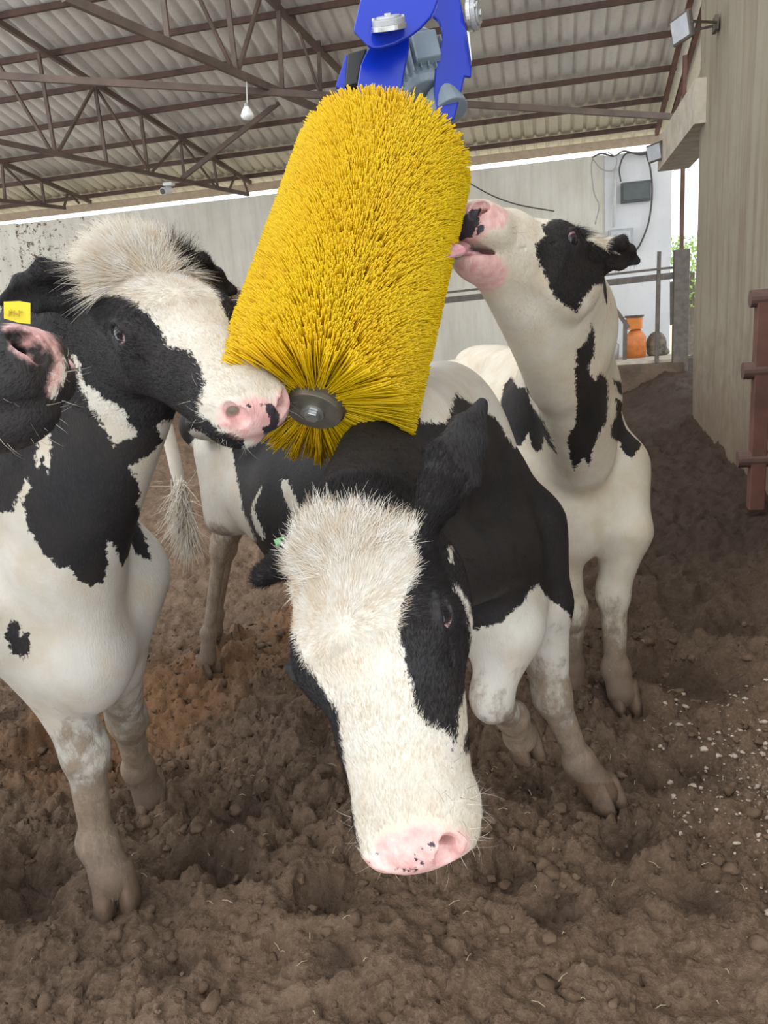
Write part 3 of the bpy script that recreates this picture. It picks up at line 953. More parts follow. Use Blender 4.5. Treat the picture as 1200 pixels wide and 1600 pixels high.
# ------------------------------------------------------------------ materials
def coat_mat(name, mud_h=0.50, white=(.62, .585, .515), stain=(.53, .44, .32)):
    m = NM(name)
    p = m.pos()
    fib = m.noise(m.scale(p, (1, 1, .35)), 230, 3, .6)
    edge = m.noise(p, 70, 4, .65)
    c = m.attr('coat')
    # ragged hair edge between the colours
    e1 = m.math('MULTIPLY_ADD', edge, .030, -.015)
    e2 = m.math('MULTIPLY_ADD', fib, .012, -.006)
    cc = m.math('ADD', m.math('ADD', c, e1), e2)
    f = m.step(cc, -.0022, .0022)
    n1 = m.noise(p, 9, 5, .6)
    n2 = m.noise(m.scale(p, (1, 1, .5)), 26, 5, .6)
    wcol = m.mix(m.ramp(n1, [(.42, 0.0), (.78, 1.0)]), white, stain)
    wcol = m.mix(m.math('MULTIPLY', m.ramp(n2, [(.35, 0.0), (.75, 1.0)]), .35), wcol, tuple(x * .80 for x in white))
    bcol = m.mix(m.ramp(n1, [(.3, 0.0), (.75, 1.0)]), (.010, .010, .012), (.024, .019, .016))
    bcol = m.mix(m.math('MULTIPLY', m.ramp(fib, [(.45, 0.0), (.8, 1.0)]), .5), bcol, (.035, .032, .034))
    col = m.mix(f, wcol, bcol)
    # pink skin
    pk = m.attr('pink')
    pn = m.noise(p, 60, 3, .5)
    pf = m.step(m.math('ADD', pk, m.math('MULTIPLY_ADD', edge, .022, -.011)), -.008, .008)
    pink = m.mix(m.ramp(pn, [(.35, 0.0), (.7, 1.0)]), (.64, .32, .30), (.76, .49, .46))
    col = m.mix(m.math('MULTIPLY', pf, .92), col, pink)
    sp = m.attr('spot')
    spf = m.step(m.math('ADD', sp, m.math('MULTIPLY_ADD', m.noise(p, 160, 3, .6), .012, -.006)), -.0012, .0012)
    col = m.mix(spf, col, (.045, .038, .045))
    # dried mud on the lower legs
    z = m.n('ShaderNodeSeparateXYZ')
    m.l(p, z.inputs[0])
    mu = m.noise(m.scale(p, (1, 1, .6)), 38, 6, .7)
    lvl = m.math('ADD', m.math('MULTIPLY_ADD', m.noise(p, 13, 3, .5), .5, -.25), m.math('MULTIPLY_ADD', mu, .7, -.35))
    h = m.math('ADD', m.math('SUBTRACT', mud_h, z.outputs[2]), m.attr('mud'))
    mf = m.step(m.math('ADD', m.math('MULTIPLY', h, 1.1), lvl), -.06, .22)
    mcol = m.mix(m.ramp(mu, [(.3, 0.0), (.7, 1.0)]), (.17, .115, .075), (.36, .27, .19))
    wet_shade = m.step(z.outputs[2], .22, .06)  # wet mud low on the legs is darker
    mcol = m.mix(wet_shade, mcol, (.15, .095, .062))
    col = m.mix(m.math('MULTIPLY', mf, .93), col, mcol)
    bare = m.math('MAXIMUM', pf, spf)
    rough = m.mix(bare, (.62, .62, .62), (.38, .38, .38))
    hgt = m.math('ADD', fib, m.math('MULTIPLY', n2, 1.2))
    hgt = m.math('ADD', hgt, m.math('MULTIPLY', m.math('MULTIPLY', mf, mu), 6.0))
    b = m.bump(hgt, .5, .0035)
    return m.set(color=col, rough=rough, normal=b, sheen=.0, spec=m.mix(f, (.35, .35, .35), (.28, .28, .28)))


M_COAT = coat_mat('cow coat')
M_COAT_R = coat_mat('cow coat cream', mud_h=.40, white=(.68, .62, .51), stain=(.58, .46, .31))
M_EYE = None


def eye_mats():
    m = NM('eyeball')
    r = m.attr('iris')
    n = m.noise(m.pos(), 500, 3)
    c = m.ramp(m.math('MULTIPLY_ADD', n, .05, r), [(.0, (.004, .004, .008)), (.34, (.004, .005, .012)), (.40, (.03, .022, .03)), (.60, (.035, .022, .02)), (.66, (.30, .20, .22)), (.74, (.62, .42, .44)), (1.0, (.70, .38, .38))])
    return m.set(color=c, rough=.10, coat=.25, spec=.5)


M_EYE = eye_mats()
M_LASH = simple_mat('lash hair', (.02, .018, .016), .6)
M_TONGUE = None


def tongue_mat():
    m = NM('tongue')
    n = m.noise(m.pos(), 90, 4)
    c = m.mix(m.ramp(n, [(.3, 0.0), (.7, 1.0)]), (.50, .20, .22), (.66, .38, .40))
    return m.set(color=c, rough=.28, sss=.1, normal=m.bump(m.noise(m.pos(), 400, 3), .3, .001))


M_TONGUE = tongue_mat()


def fur_mat():
    m = NM('guard hair')
    d = m.attr('dark')
    n = m.noise(m.pos(), 30, 3)
    wc = m.mix(m.ramp(n, [(.35, 0.0), (.7, 1.0)]), (.62, .59, .53), (.52, .42, .30))
    c = m.mix(d, wc, (.012, .010, .010))
    return m.set(color=c, rough=.6, spec=.15)


M_FUR = fur_mat()
M_HOOF = simple_mat('muddy hoof', (.16, .105, .07), .75, var=.3, scale=25, bump=.5, bdist=.004)


def floor_mat():
    m = NM('churned mud')
    p = m.pos()
    n1 = m.noise(p, 1.6, 5, .6)
    n2 = m.noise(p, 11, 6, .65)
    n3 = m.noise(p, 75, 5, .7)
    c = m.mix(m.ramp(n1, [(.35, 0.0), (.65, 1.0)]), (.095, .058, .036), (.150, .097, .062))
    c = m.mix(m.ramp(n2, [(.35, 0.0), (.7, 1.0)]), c, (.20, .135, .09))
    c = m.mix(m.math('MULTIPLY', m.ramp(n3, [(.45, 0.0), (.7, 1.0)]), .6), c, (.29, .205, .145))
    # rusty dung at the left and far middle
    o = m.attr('rust')
    of = m.step(m.math('ADD', o, m.math('MULTIPLY_ADD', n2, .8, -.4)), .35, .7)
    c = m.mix(m.math('MULTIPLY', of, .75), c, (.26, .135, .062))
    w_ = m.attr('lime')
    v = m.noise(p, 85, 4, .7)
    wf = m.step(m.math('ADD', m.math('MULTIPLY', w_, .30), v), .78, .95)
    c = m.mix(m.math('MULTIPLY', wf, .6), c, (.42, .35, .28))
    wet_shade = m.attr('wet_shade')
    c = m.mix(wet_shade, c, (.045, .028, .019))  # dark wet mud, also carrying the painted shade at the back right
    hgt = m.math('ADD', m.math('MULTIPLY', n2, 1.6), m.math('MULTIPLY', n3, .55))
    hgt = m.math('ADD', hgt, m.math('MULTIPLY', m.noise(p, 260, 3, .6), .16))
    return m.set(color=c, rough=.85, spec=.25, normal=m.bump(hgt, 1.0, .016))


PITS = [(-1.19, 1.56, .085, .01), (-1.34, 1.99, .085, .01), (.11, 2.10, .08, .01), (-.12, 2.18, .10, .02), (.22, 2.66, .10, .01), (.05, 2.80, .10, .01),
        (-1.55, 2.95, .09, .01), (-1.42, 1.50, .11, .06), (.26, 2.28, .09, .05), (-1.05, 1.72, .10, .05), (-.62, 1.62, .09, .05), (-.95, 1.72, .12, .06), (-1.5, 1.62, .14, .07), (-.55, 2.2, .16, .07), (-.15, 1.75, .09, .05),
        (.42, 2.35, .11, .04), (.5, 3.0, .25, .09), (-.75, 2.5, .18, .06), (-.9, 1.33, .06, .025), (-.52, 1.40, .05, .02),
        (-1.02, 1.95, .14, .06), (.16, 1.92, .08, .04), (-.02, 1.62, .07, .025), (.33, 1.72, .07, .025), (-1.9, 2.3, .2, .07), (.75, 3.6, .35, .08)]


def ground_height(x, y):
    p = np.stack([x, y, np.zeros_like(x)], 1)
    cl = np.clip((y - 1.25) * 1.6, 0.42, 1) * np.clip(1.15 - np.abs(x + .7) * .25, .45, 1)
    wp = p[:, :2] + .03 * np.stack([fbm(p * 9, 2, 31), fbm(p * 9, 2, 37)], 1)
    h = .040 * fbm(p * 1.3, 3, 3) + .022 * fbm(p * 4.2, 3, 8)
    for s, a, sd in ((5.5, .050, 1), (11, .042, 2), (22, .028, 3), (44, .015, 4), (85, .007, 5)):
        d1, d2, r = worley2(wp * s + 100, sd)
        lump = np.clip((d2 - d1) * 1.9, 0, 1) ** .55 * (.15 + 1.1 * r)
        h = h + a * cl * lump * (.55 + .45 * np.clip(fbm(p * s * .25, 2, 40 + sd) + .5, 0, 1.3))
    h = h - .075 * cl - .01
    h = h + .020 * (1 - np.abs(fbm(p * 15, 6, 12, .66))) * (.6 + .4 * cl)
    far = np.clip((y - 4) / 6, 0, 1)
    h = h + far * .16 + np.clip((x - .55) / .9, 0, 1) ** 1.5 * (.10 + .16 * far)
    for cx, cy, r, dp in PITS:
        q = np.hypot(x - cx + .35 * r * fbm(p * 11, 2, 61), (y - cy) * 1.15 + .35 * r * fbm(p * 11, 2, 67)) / r
        h = h - dp * np.exp(-q ** 2.4) + (dp * .10 + .008) * np.exp(-((q - 1.35) / .35) ** 2)
    return h


nu_, nv_ = (760, 640) if HIRES else (420, 380)
yy = .25 * (60.0) ** (np.arange(nv_) / (nv_ - 1)) * (1.0)
uu = np.linspace(-1.35, 1.05, nu_)
YY, UU = np.meshgrid(yy, uu, indexing='ij')
XX = UU * (YY + .9)
gx, gy = XX.ravel(), YY.ravel()
gz = ground_height(gx, gy)
jj = (fbm(np.stack([gx, gy, gz], 1) * 35, 2, 77)) * .006
i_ = np.arange(nv_ - 1)[:, None] * nu_ + np.arange(nu_ - 1)[None]
gf = np.stack([i_, i_ + 1, i_ + nu_ + 1, i_ + nu_], -1).reshape(-1, 4)
lime = np.clip(1 - np.hypot((gx - .62) / .50, (gy - 2.35) / .85), 0, 1) ** .7 + .5 * np.clip(1 - np.hypot((gx - .75) / .4, (gy - 1.6) / .6), 0, 1)
rust = np.clip(1 - np.hypot((gx + 1.8) / .7, (gy - 2.5) / .9), 0, 1) + .9 * np.clip(1 - np.hypot((gx + 1.1) / 1.0, (gy - 3.6) / 1.3), 0, 1)
wet_shade = np.zeros(len(gx))
for cx, cy, r, dp in PITS:
    wet_shade = np.maximum(wet_shade, .75 * np.exp(-(np.hypot(gx - cx, gy - cy) / (r * .9)) ** 2))
wet_shade = np.maximum(wet_shade, .95 * np.clip((gy - 2.7) / 2.0, 0, 1) * np.clip((gx + .2) / .8, 0, 1))  # shade toward the right wall, painted into the mud as darkening
floor = mesh_np('floor', np.stack([gx + jj, gy + jj, gz], 1), gf.ravel(), np.full(len(gf), 4), floor_mat(), None, True, {'lime': lime, 'rust': rust, 'wet_shade': wet_shade})
tag(floor, kind='structure')


# loose clods and pale crumbs lying on the mud
def clod_mesh(name, n, xr, yr, sr, mat, seed, dens=None):
    rg = np.random.default_rng(seed)
    import bmesh
    bm = bmesh.new()
    bmesh.ops.create_icosphere(bm, subdivisions=2, radius=1)
    bv = np.array([v.co[:] for v in bm.verts])
    bf = np.array([[v.index for v in f.verts] for f in bm.faces])
    bm.free()
    V, Fc = [], []
    k = 0
    while k < n:
        x, y = rg.uniform(*xr), rg.uniform(*yr)
        if dens is not None and rg.random() > dens(x, y): continue
        s = sr[0] * (sr[1] / sr[0]) ** (rg.random() ** 2.2)
        z = ground_height(np.array([x]), np.array([y]))[0]
        q = bv * (1 + .42 * noise3(bv * 1.7 + k * 3.1, seed)[:, None] + .30 * noise3(bv * 4 + k, seed)[:, None])
        q = q * np.array([1, rg.uniform(.6, 1), rg.uniform(.45, .8)]) * s
        a = rg.uniform(0, 6.28)
        R_ = np.array([[cos(a), -sin(a), 0], [sin(a), cos(a), 0], [0, 0, 1]])
        V.append(q @ R_.T + np.array([x, y, z + s * .05]))
        Fc.append(bf + k * len(bv))
        k += 1
    V, Fc = np.concatenate(V), np.concatenate(Fc)
    o = mesh_np(name, V, Fc.ravel(), np.full(len(Fc), 3), mat)
    return o


m_ = NM('dry clod')
c_ = m_.mix(m_.ramp(m_.noise(m_.pos(), 14, 5), [(.3, 0.0), (.7, 1.0)]), (.10, .065, .042), (.19, .13, .088))
M_CLOD = m_.set(color=c_, rough=.9, spec=.2, normal=m_.bump(m_.noise(m_.pos(), 90, 5, .7), .7, .006))
M_CRUMB = simple_mat('pale crumbs', (.46, .38, .31), .85, var=.3, scale=40, bump=.4)
tag(clod_mesh('mud_clods', 1800 if HIRES else 500, (-2.3, .9), (1.15, 3.6), (.005, .026), M_CLOD, 3), 'loose brown mud clods scattered over the churned ground', 'mud clods', kind='stuff')
tag(clod_mesh('pale_crumbs', 620, (.15, 1.1), (1.45, 3.3), (.003, .013), M_CRUMB, 5,
              lambda x, y: max(0, 1 - math.hypot((x - .66) / .42, (y - 2.3) / .8)) ** .8), 'pale dry crumbs scattered on the mud at the right', 'crumbs', kind='stuff')
# a few chopped straws
rg_ = np.random.default_rng(9)
sx_, sy_ = rg_.uniform(-1.3, .8, 150), rg_.uniform(1.2, 3.2, 150)
sz_ = ground_height(sx_, sy_)
st_ = MB()
for x, y, z in zip(sx_, sy_, sz_):
    a, L_ = rg_.uniform(0, 6.28), rg_.uniform(.008, .035)
    st_.tube([(x, y, z + .008), (x + cos(a) * L_ * .5, y + sin(a) * L_ * .5, z + .013), (x + cos(a) * L_, y + sin(a) * L_, z + .009)], .0007, 5)
tag(st_.build('straw_bits', simple_mat('straw', (.52, .43, .28), .6)), 'thin chopped straw bits scattered on the mud', 'straw', kind='stuff')


# ------------------------------------------------------------------ walls
def plaster(name, a, b, spat=0.0, streak=.5, stained=(.30, .24, .17)):
    m = NM(name)
    p = m.pos()
    n1 = m.noise(p, 1.1, 5, .6)
    n2 = m.noise(m.scale(p, (1, 1, .10)), 7, 5, .65)
    n3 = m.noise(p, 24, 5, .7)
    c = m.mix(m.ramp(n1, [(.35, 0.0), (.65, 1.0)]), a, b)
    c = m.mix(m.math('MULTIPLY', m.ramp(n2, [(.45, 0.0), (.8, 1.0)]), streak), c, stained)
    c = m.mix(m.math('MULTIPLY', m.ramp(n3, [(.55, 0.0), (.75, 1.0)]), .25), c, tuple(x * .7 for x in a))
    if spat:
        s = m.noise(p, 9, 6, .8)
        reg = m.attr('dirt')
        c = m.mix(m.step(m.math('ADD', s, m.math('MULTIPLY', reg, .22)), .74, .78), c, (.14, .085, .05))
    return m, c, m.math('ADD', m.math('MULTIPLY', n3, .6), n2)


def wall_box(name, lo, hi, mat, ncut=0, attr=None):
    m = MB()
    lo, hi = np.array(lo, float), np.array(hi, float)
    m.box((lo + hi) / 2, hi - lo)
    o = m.build(name, mat)
    if attr is not None:
        at_ = o.data.attributes.new('dirt', 'FLOAT', 'POINT')
        at_.data.foreach_set('value', np.array([attr(v.co) for v in o.data.vertices], np.float32))
    return tag(o, kind='structure')


m, c, h = plaster('grey plaster', (.70, .665, .57), (.80, .765, .67), spat=1, streak=.35)
M_WALLFAR = m.set(color=c, rough=.9, normal=m.bump(h, .3, .01))
m, c, h = plaster('white plaster', (.68, .69, .70), (.78, .78, .77), streak=.18, stained=(.55, .48, .40))
M_WALLWHITE = m.set(color=c, rough=.85, normal=m.bump(h, .25, .01))
m, c, h = plaster('dirty cement', (.235, .20, .142), (.29, .255, .19), streak=.85, stained=(.15, .10, .062))
zz = m.n('ShaderNodeSeparateXYZ')
m.l(m.pos(), zz.inputs[0])
sp_ = m.math('ADD', zz.outputs[2], m.math('MULTIPLY_ADD', m.noise(m.pos(), 6, 5, .7), 1.6, -.8))
c = m.mix(m.math('MULTIPLY', m.step(sp_, 1.5, .1), .75), c, (.12, .075, .045))
M_WALLR = m.set(color=c, rough=.85, normal=m.bump(h, .5, .012))
wall_box('wall_far_left', (-10.2, 14.0, -.2), (-3.3, 14.25, 3.78), M_WALLFAR, attr=lambda v: 1.0 if v.x < -8 else 0.0)
wall_box('wall_far_middle', (-3.3, 14.0, -.2), (.84, 14.25, 3.78), M_WALLFAR, attr=lambda v: 0.0)
wall_box('wall_far_left_end', (-17, 14.0, -.2), (-10.2, 14.25, 3.80), M_WALLFAR, attr=lambda v: .8)
wall_box('wall_far_right', (.84, 13.97, -.2), (1.88, 14.25, 3.76), M_WALLWHITE)
# right wall, a little uneven, with broken spots
rw = MB()
ny, nz = 46, 30
Y_, Z_ = np.linspace(.9, 8.3, ny), np.linspace(-.3, 6.0, nz)
G = np.array([[1.35 + .012 * noise3(np.array([[y * 1.3, z * .9, 0]]), 3)[0], y, z] for y in Y_ for z in Z_])
fs = [(i * nz + j, i * nz + j + 1, (i + 1) * nz + j + 1, (i + 1) * nz + j) for i in range(ny - 1) for j in range(nz - 1)]
rw.add(G, fs)
b0 = [(1.35, .9, -.3), (1.35, 8.3, -.3), (1.35, 8.3, 6), (1.35, .9, 6)]
rw.box((1.50, 4.6, 2.85), (.26, 7.4, 6.3))
tag(rw.build('wall_right', M_WALLR), kind='structure')
M_HOLE = simple_mat('broken plaster', (.10, .06, .04), .9)
M_CONC = simple_mat('concrete edge', (.47, .42, .34), .85, var=.2, scale=6, bump=.4, bdist=.006)
tag(wall_box('trim_1', (1.26, 8.0, 2.95), (1.62, 10.6, 3.32), M_CONC), kind='structure')

# ------------------------------------------------------------------ roof
RY0, RZ0, RK = 14.3, 4.18, .27


def rz(y): return RZ0 + RK * (RY0 - y)


def galv():
    m = NM('galvanised sheet')
    p = m.pos()
    n1 = m.noise(m.scale(p, (1, .25, .25)), 3.0, 4, .6)
    n2 = m.noise(p, 16, 5, .6)
    c = m.mix(m.ramp(n1, [(.35, 0.0), (.7, 1.0)]), (.62, .60, .55), (.76, .73, .67))
    c = m.mix(m.math('MULTIPLY', m.ramp(n2, [(.55, 0.0), (.8, 1.0)]), .4), c, (.33, .27, .21))
    return m.set(color=c, rough=.5, metal=.25, normal=m.bump(n2, .15, .004))


M_GALV = galv()
M_STEEL = simple_mat('rusty brown steel', (.085, .045, .032), .7, var=.35, scale=5, bump=.25)
M_STEEL2 = simple_mat('brown painted truss steel', (.12, .082, .062), .6, var=.3, scale=4, bump=.2)
M_RED = simple_mat('red oxide paint', (.12, .052, .036), .65, var=.3, scale=6, bump=.2)
prof = []
x = -17.0
while x < 2.0:
    for dx, dz in ((0, 0), (.105, 0), (.125, .032), (.155, .032), (.175, 0)):
        prof.append((x + dx, dz))
    x += .20
rows = [15.0, 12.4, 9.9, 8.0]
rv, rf = [], []
for y in rows:
    for (px_, dz) in prof:
        rv.append((px_, y, rz(y) + dz + .05))
n = len(prof)
for j in range(len(rows) - 1):
    for i in range(n - 1):
        rf += [j * n + i, j * n + i + 1, (j + 1) * n + i + 1, (j + 1) * n + i]
roof = mesh_np('ceiling', np.array(rv), np.array(rf), np.full(len(rf) // 4, 4), M_GALV, None, False)
sm = roof.modifiers.new('thickness', 'SOLIDIFY')
sm.thickness = .002
tag(roof, kind='structure')
PG = 'steel purlins under the roof sheets'
for i in range(9):
    y = 14.3 - .79 * i
    m = MB()
    m.box(((-17 + 1.75) / 2, y, rz(y) - .005), (18.75, .05, .07))
    tag(m.build('roof_purlin' + ('' if i == 0 else '.%03d' % i), M_STEEL if i else M_STEEL), kind='structure')
m = MB()
m.box(((-17 + 1.9) / 2, 14.62, rz(14.62) - .06), (18.9, .03, .14))
tag(m.build('trim_2', simple_mat('eave board', (.42, .33, .24), .8)), kind='structure')


# ------------------------------------------------------------------ roof trusses
def truss_plane(xe):
    "vertical plane of a truss that meets the eave at x = xe; returns pixel -> point"
    n = np.array([1.0, -.26, 0])
    o = np.array([xe, 14.3, 0])

    def f(px, py):
        d = _dir(px, py)
        return CAM + d * ((o - CAM) @ n) / (d @ n)
    return f


def truss(name, label, xe, chords, webs):
    f = truss_plane(xe)
    r = empty(name, f(*chords[-1][1]), label, 'roof truss', 'steel roof trusses')
    for a, b, w_, nm in chords:
        a, b = (f(*a) if len(a) == 2 else np.array(a)), (f(*b) if len(b) == 2 else np.array(b))
        m = MB()
        m.bar(a, b, .05, w_)
        m.build(nm, M_STEEL2, r)
    for k, (a, b, w_) in enumerate(webs):
        m = MB()
        m.bar(f(*a), f(*b), .035, w_, up=(1, 0, 0))
        m.build('web_bar', M_STEEL2, r)
    return r


def up_to_roof(f, px, py):
    "from a point of the lower chord straight up to the roof"
    p = f(px, py)
    return np.array([p[0], p[1], rz(p[1]) - .05])


truss('roof_truss', 'long steel roof truss crossing the upper left, behind the hanging bulb', -5.45,
      [((-40, 10), (392, 286), .07, 'top_chord'), ((-40, 213), (388, 304), .06, 'bottom_chord')],
      [((60, 84), (86, 238), .045), ((148, 135), (167, 256), .045), ((220, 182), (231, 267), .045), ((282, 220), (288, 281), .04), ((334, 253), (340, 293), .04),
       ((-5, 95), (80, 236), .035), ((92, 236), (146, 137), .035), ((152, 140), (232, 266), .03), ((238, 268), (281, 221), .03), ((286, 224), (336, 291), .025),
       ((368, 272), (358, 298), .03), ((380, 280), (388, 302), .03)])
truss('roof_truss.001', 'partly seen steel roof truss low at the far left edge', -8.75,
      [((-60, 226), (142, 316), .07, 'top_chord'), ((-60, 306), (102, 325), .06, 'bottom_chord')],
      [((3, 256), (8, 313), .04), ((64, 281), (70, 320), .04), ((3, 256), (66, 319), .03), ((108, 302), (124, 318), .03), ((106, 300), (100, 324), .03)])
f1 = truss_plane(-2.15)
e1 = f1(475, 175)
tr1 = truss('roof_truss.002', 'nearest steel roof truss, its lower chord ending behind the yellow brush', -2.15,
      [((98, -6), (600, 216), .085, 'bottom_chord')],
      [((262, 60), (254, -10), .055), ((366, 114), (308, -10), .035), ((369, 115), (354, -10), .055), ((372, 112), (408, -10), .045),
       ((441, 146), (434, -10), .055), ((500, 148), (448, -10), .03), ((501, 160), (495, -10), .05)])
m = MB()
pa, pb = up_to_roof(f1, 100, 0), up_to_roof(f1, 600, 216)
m.bar(pa, pb, .05, .085)
m.build('top_chord', M_STEEL2, tr1)
# cross ties
m = MB()
m.bar(at_y(-60, 115, 8.4), at_y(1062, 183, 12.0), .05, .075)
tag(m.build('tie_beam', M_STEEL2), 'long brown steel tie bar running from the upper left to the right wall', 'tie bar')
m = MB()
m.bar(f1(560, 62) + np.array([0, 0, 0]), truss_plane(-5.45)(284, 279), .05, .07)
tag(m.build('diagonal_brace', M_STEEL2), 'diagonal brown steel brace rising rightward behind the hanging bulb', 'brace')
m = MB()
m.bar(f1(497, 2), f1(556, 72), .03, .05)
m.build('web_bar', simple_mat('light rust', (.30, .19, .11), .7), tr1)
# steel at the right end of the roof
for k, (xr_, lab) in enumerate(((1.68, 'left'), (1.86, 'right'))):
    m = MB()
    m.bar((xr_, 14.3, rz(14.3) - .12), (xr_, 8.2, rz(8.2) - .12), .06, .08)
    tag(m.build('edge_rafter' + ('' if k == 0 else '.001'), M_RED), 'red-brown steel rafter along the right end of the roof, %s of the pair' % lab, 'rafter', 'rafters at the right end of the roof')
for k, (yp, lab) in enumerate(((9.4, 'nearer'), (12.1, 'farther'))):
    m = MB()
    m.bar((1.77, yp, 0.0), (1.77, yp, rz(yp) - .20), .05, .07, up=(0, 1, 0))
    tag(m.build('steel_post' + ('' if k == 0 else '.001'), M_RED), 'red-brown steel post under the right end of the roof, the %s one' % lab, 'post', 'posts at the right end of the roof')

# hanging bulb
bp = f1(386, 132)
bb = at_y(387, 186, bp[1])
L_ = empty('hanging_bulb', bb, 'white light bulb hanging on a short cord from the roof truss', 'light bulb')
m = MB(); m.tube([bp + np.array([0, 0, .05]), bp * .3 + bb * .7 + np.array([0, 0, .02])], .006, 6); m.build('cord', simple_mat('white cord', (.7, .7, .7), .5), L_)
h_ = (bp - bb)[2]
m = MB(); m.tube([bb + np.array([0, 0, h_ * .46]), bb + np.array([0, 0, h_ * .34])], [.022, .028], 14); m.build('lamp_holder', simple_mat('holder', (.35, .34, .33), .5), L_)
m = MB()
zs = np.linspace(0, 1, 12)
m.tube([bb + np.array([0, 0, h_ * (.36 - .40 * z)]) for z in zs], [.030 + .048 * sin(min(1, z * 1.25) * pi * .5) if z < .6 else .078 * sqrt(max(.02, 1 - ((z - .6) / .4) ** 2)) for z in zs], 20)
m.build('bulb', simple_mat('bulb glass', (.9, .9, .9), .25), L_, smooth=True)

# small white camera on the truss
cp = truss_plane(-5.45)(264, 291)
K_ = empty('security_camera', cp, 'small white security camera clipped under the far truss', 'camera')
m = MB(); m.box(cp + np.array([0, 0, .03]), (.16, .12, .05)); m.build('mount', simple_mat('white plastic', (.75, .75, .75), .4), K_, bevel=.008)
m = MB(); m.tube([cp + np.array([-.02, .06, -.05]), cp + np.array([-.05, -.14, -.09])], .055, 16); m.build('housing', bpy.data.materials['white plastic'], K_, smooth=False)
m = MB(); m.tube([cp + np.array([-.05, -.14, -.09]), cp + np.array([-.052, -.15, -.092])], .045, 16); m.build('lens', simple_mat('dark lens', (.02, .02, .02), .1), K_)

# ------------------------------------------------------------------ on and before the far wall
M_DARK = simple_mat('dark weathered steel', (.10, .085, .07), .6, var=.3)
M_GREYM = simple_mat('grey metal', (.40, .41, .42), .45, .3)
a, b = at_y(970, 284, 13.93), at_y(1016, 316, 13.93)
E_ = empty('junction_box', (a + b) / 2, 'dark green-grey flat box high on the white wall', 'electrical box')
m = MB(); m.box((a + b) / 2, (abs(b[0] - a[0]), .12, abs(a[2] - b[2]) - .05)); m.build('case', simple_mat('dark green grey', (.085, .10, .095), .5), E_, bevel=.01)
m = MB(); m.box((a + b) / 2 + np.array([0, -.065, 0]), (abs(b[0] - a[0]) - .06, .015, abs(a[2] - b[2]) - .11)); m.build('lid', simple_mat('green grey lid', (.10, .115, .11), .45), E_, bevel=.004)
a, b = at_y(951, 360, 13.9), at_y(989, 392, 13.9)
E_ = empty('meter_box', (a + b) / 2, 'light grey metal box on the white wall beside the raised ear', 'electrical box')
m = MB(); m.box((a + b) / 2, (abs(b[0] - a[0]), .16, abs(a[2] - b[2]))); m.build('case', M_GREYM, E_, bevel=.008)
m = MB(); m.box((a + b) / 2 + np.array([-.01, -.085, 0]), (abs(b[0] - a[0]) - .08, .012, abs(a[2] - b[2]) - .07)); m.build('door_panel', simple_mat('pale grey', (.55, .57, .58), .4), E_, bevel=.004)
M_CABLE = simple_mat('dusty black cable', (.09, .08, .075), .6)
M_CABLEG = simple_mat('grey cable', (.42, .40, .37), .6)
CG = 'cables drooping over the far wall'
for k, (pts, r, mt, lab) in enumerate((
        ([(1024, 228), (1010, 238), (1016, 262), (1019, 300), (1014, 345), (1002, 378), (992, 394)], .016, M_CABLE, 'black cable curving from the wall top down to the grey box'),
        ([(1030, 236), (1000, 240), (978, 240), (968, 262), (970, 284)], .014, M_CABLE, 'black cable looping from the wall top into the dark box'),
        ([(925, 246), (940, 240), (960, 244), (975, 236), (1000, 242), (1015, 238)], .012, M_CABLE, 'tangled cable lying along the wall top'),
        ([(927, 246), (924, 262), (928, 300), (936, 322), (930, 350)], .010, M_CABLEG, 'thin grey cable hanging straight down from the wall top'),
        ([(926, 248), (940, 264), (958, 266), (964, 248), (950, 238)], .010, M_CABLEG, 'grey cable drooping in a short loop below the wall top'),
        ([(733, 286), (770, 306), (810, 320), (866, 330)], .011, M_CABLE, 'dark cable running slantwise over the wall above the raised nose'))):
    m = MB()
    m.tube(spline([at_y(x, y, 13.88 - .02 * k) for x, y in pts], 6), r, 6)
    tag(m.build('wall_cable' + ('' if k == 0 else '.%03d' % k), mt, smooth=True), lab, 'cable', CG)
m = MB()
m.tube([at_y(962, 262, 13.9), at_y(959, 355, 13.9)], .02, 8)
tag(m.build('conduit', simple_mat('white conduit', (.72, .71, .69), .5), smooth=True), 'white vertical conduit on the white wall left of the dark box', 'conduit')


# floodlights
def floodlight(name, c, arm, nrm, size, label):
    c, arm, nrm = np.asarray(c), np.asarray(arm), np.asarray(nrm, float)
    nrm /= np.linalg.norm(nrm)
    x = np.cross(nrm, (0, 0, 1)); x /= np.linalg.norm(x)
    y = np.cross(x, nrm)
    r = empty(name, arm, label, 'floodlight', 'floodlights on the right')
    ax = np.array([x, y, nrm])
    m = MB(); m.box(c, (size, size * .72, size * .14), ax); m.build('housing', M_DARK, r, bevel=size * .03)
    m = MB(); m.box(c + nrm * size * .075, (size * .86, size * .58, size * .02), ax); m.build('glass', simple_mat('lamp glass', (.45, .47, .50), .15), r)
    m = MB()
    for k in range(7): m.box(c - nrm * size * .10 + x * size * (k - 3) * .10, (size * .02, size * .5, size * .10), ax)
    m.build('cooling_fins', M_DARK, r)
    m = MB()
    for s in (-1, 1): m.bar(c + x * size * .52 * s, arm + x * size * .15 * s, size * .04, size * .07)
    m.build('bracket', M_DARK, r)
    m = MB(); m.box(arm, (size * .1, size * .5, size * .4)); m.build('wall_plate', M_DARK, r)


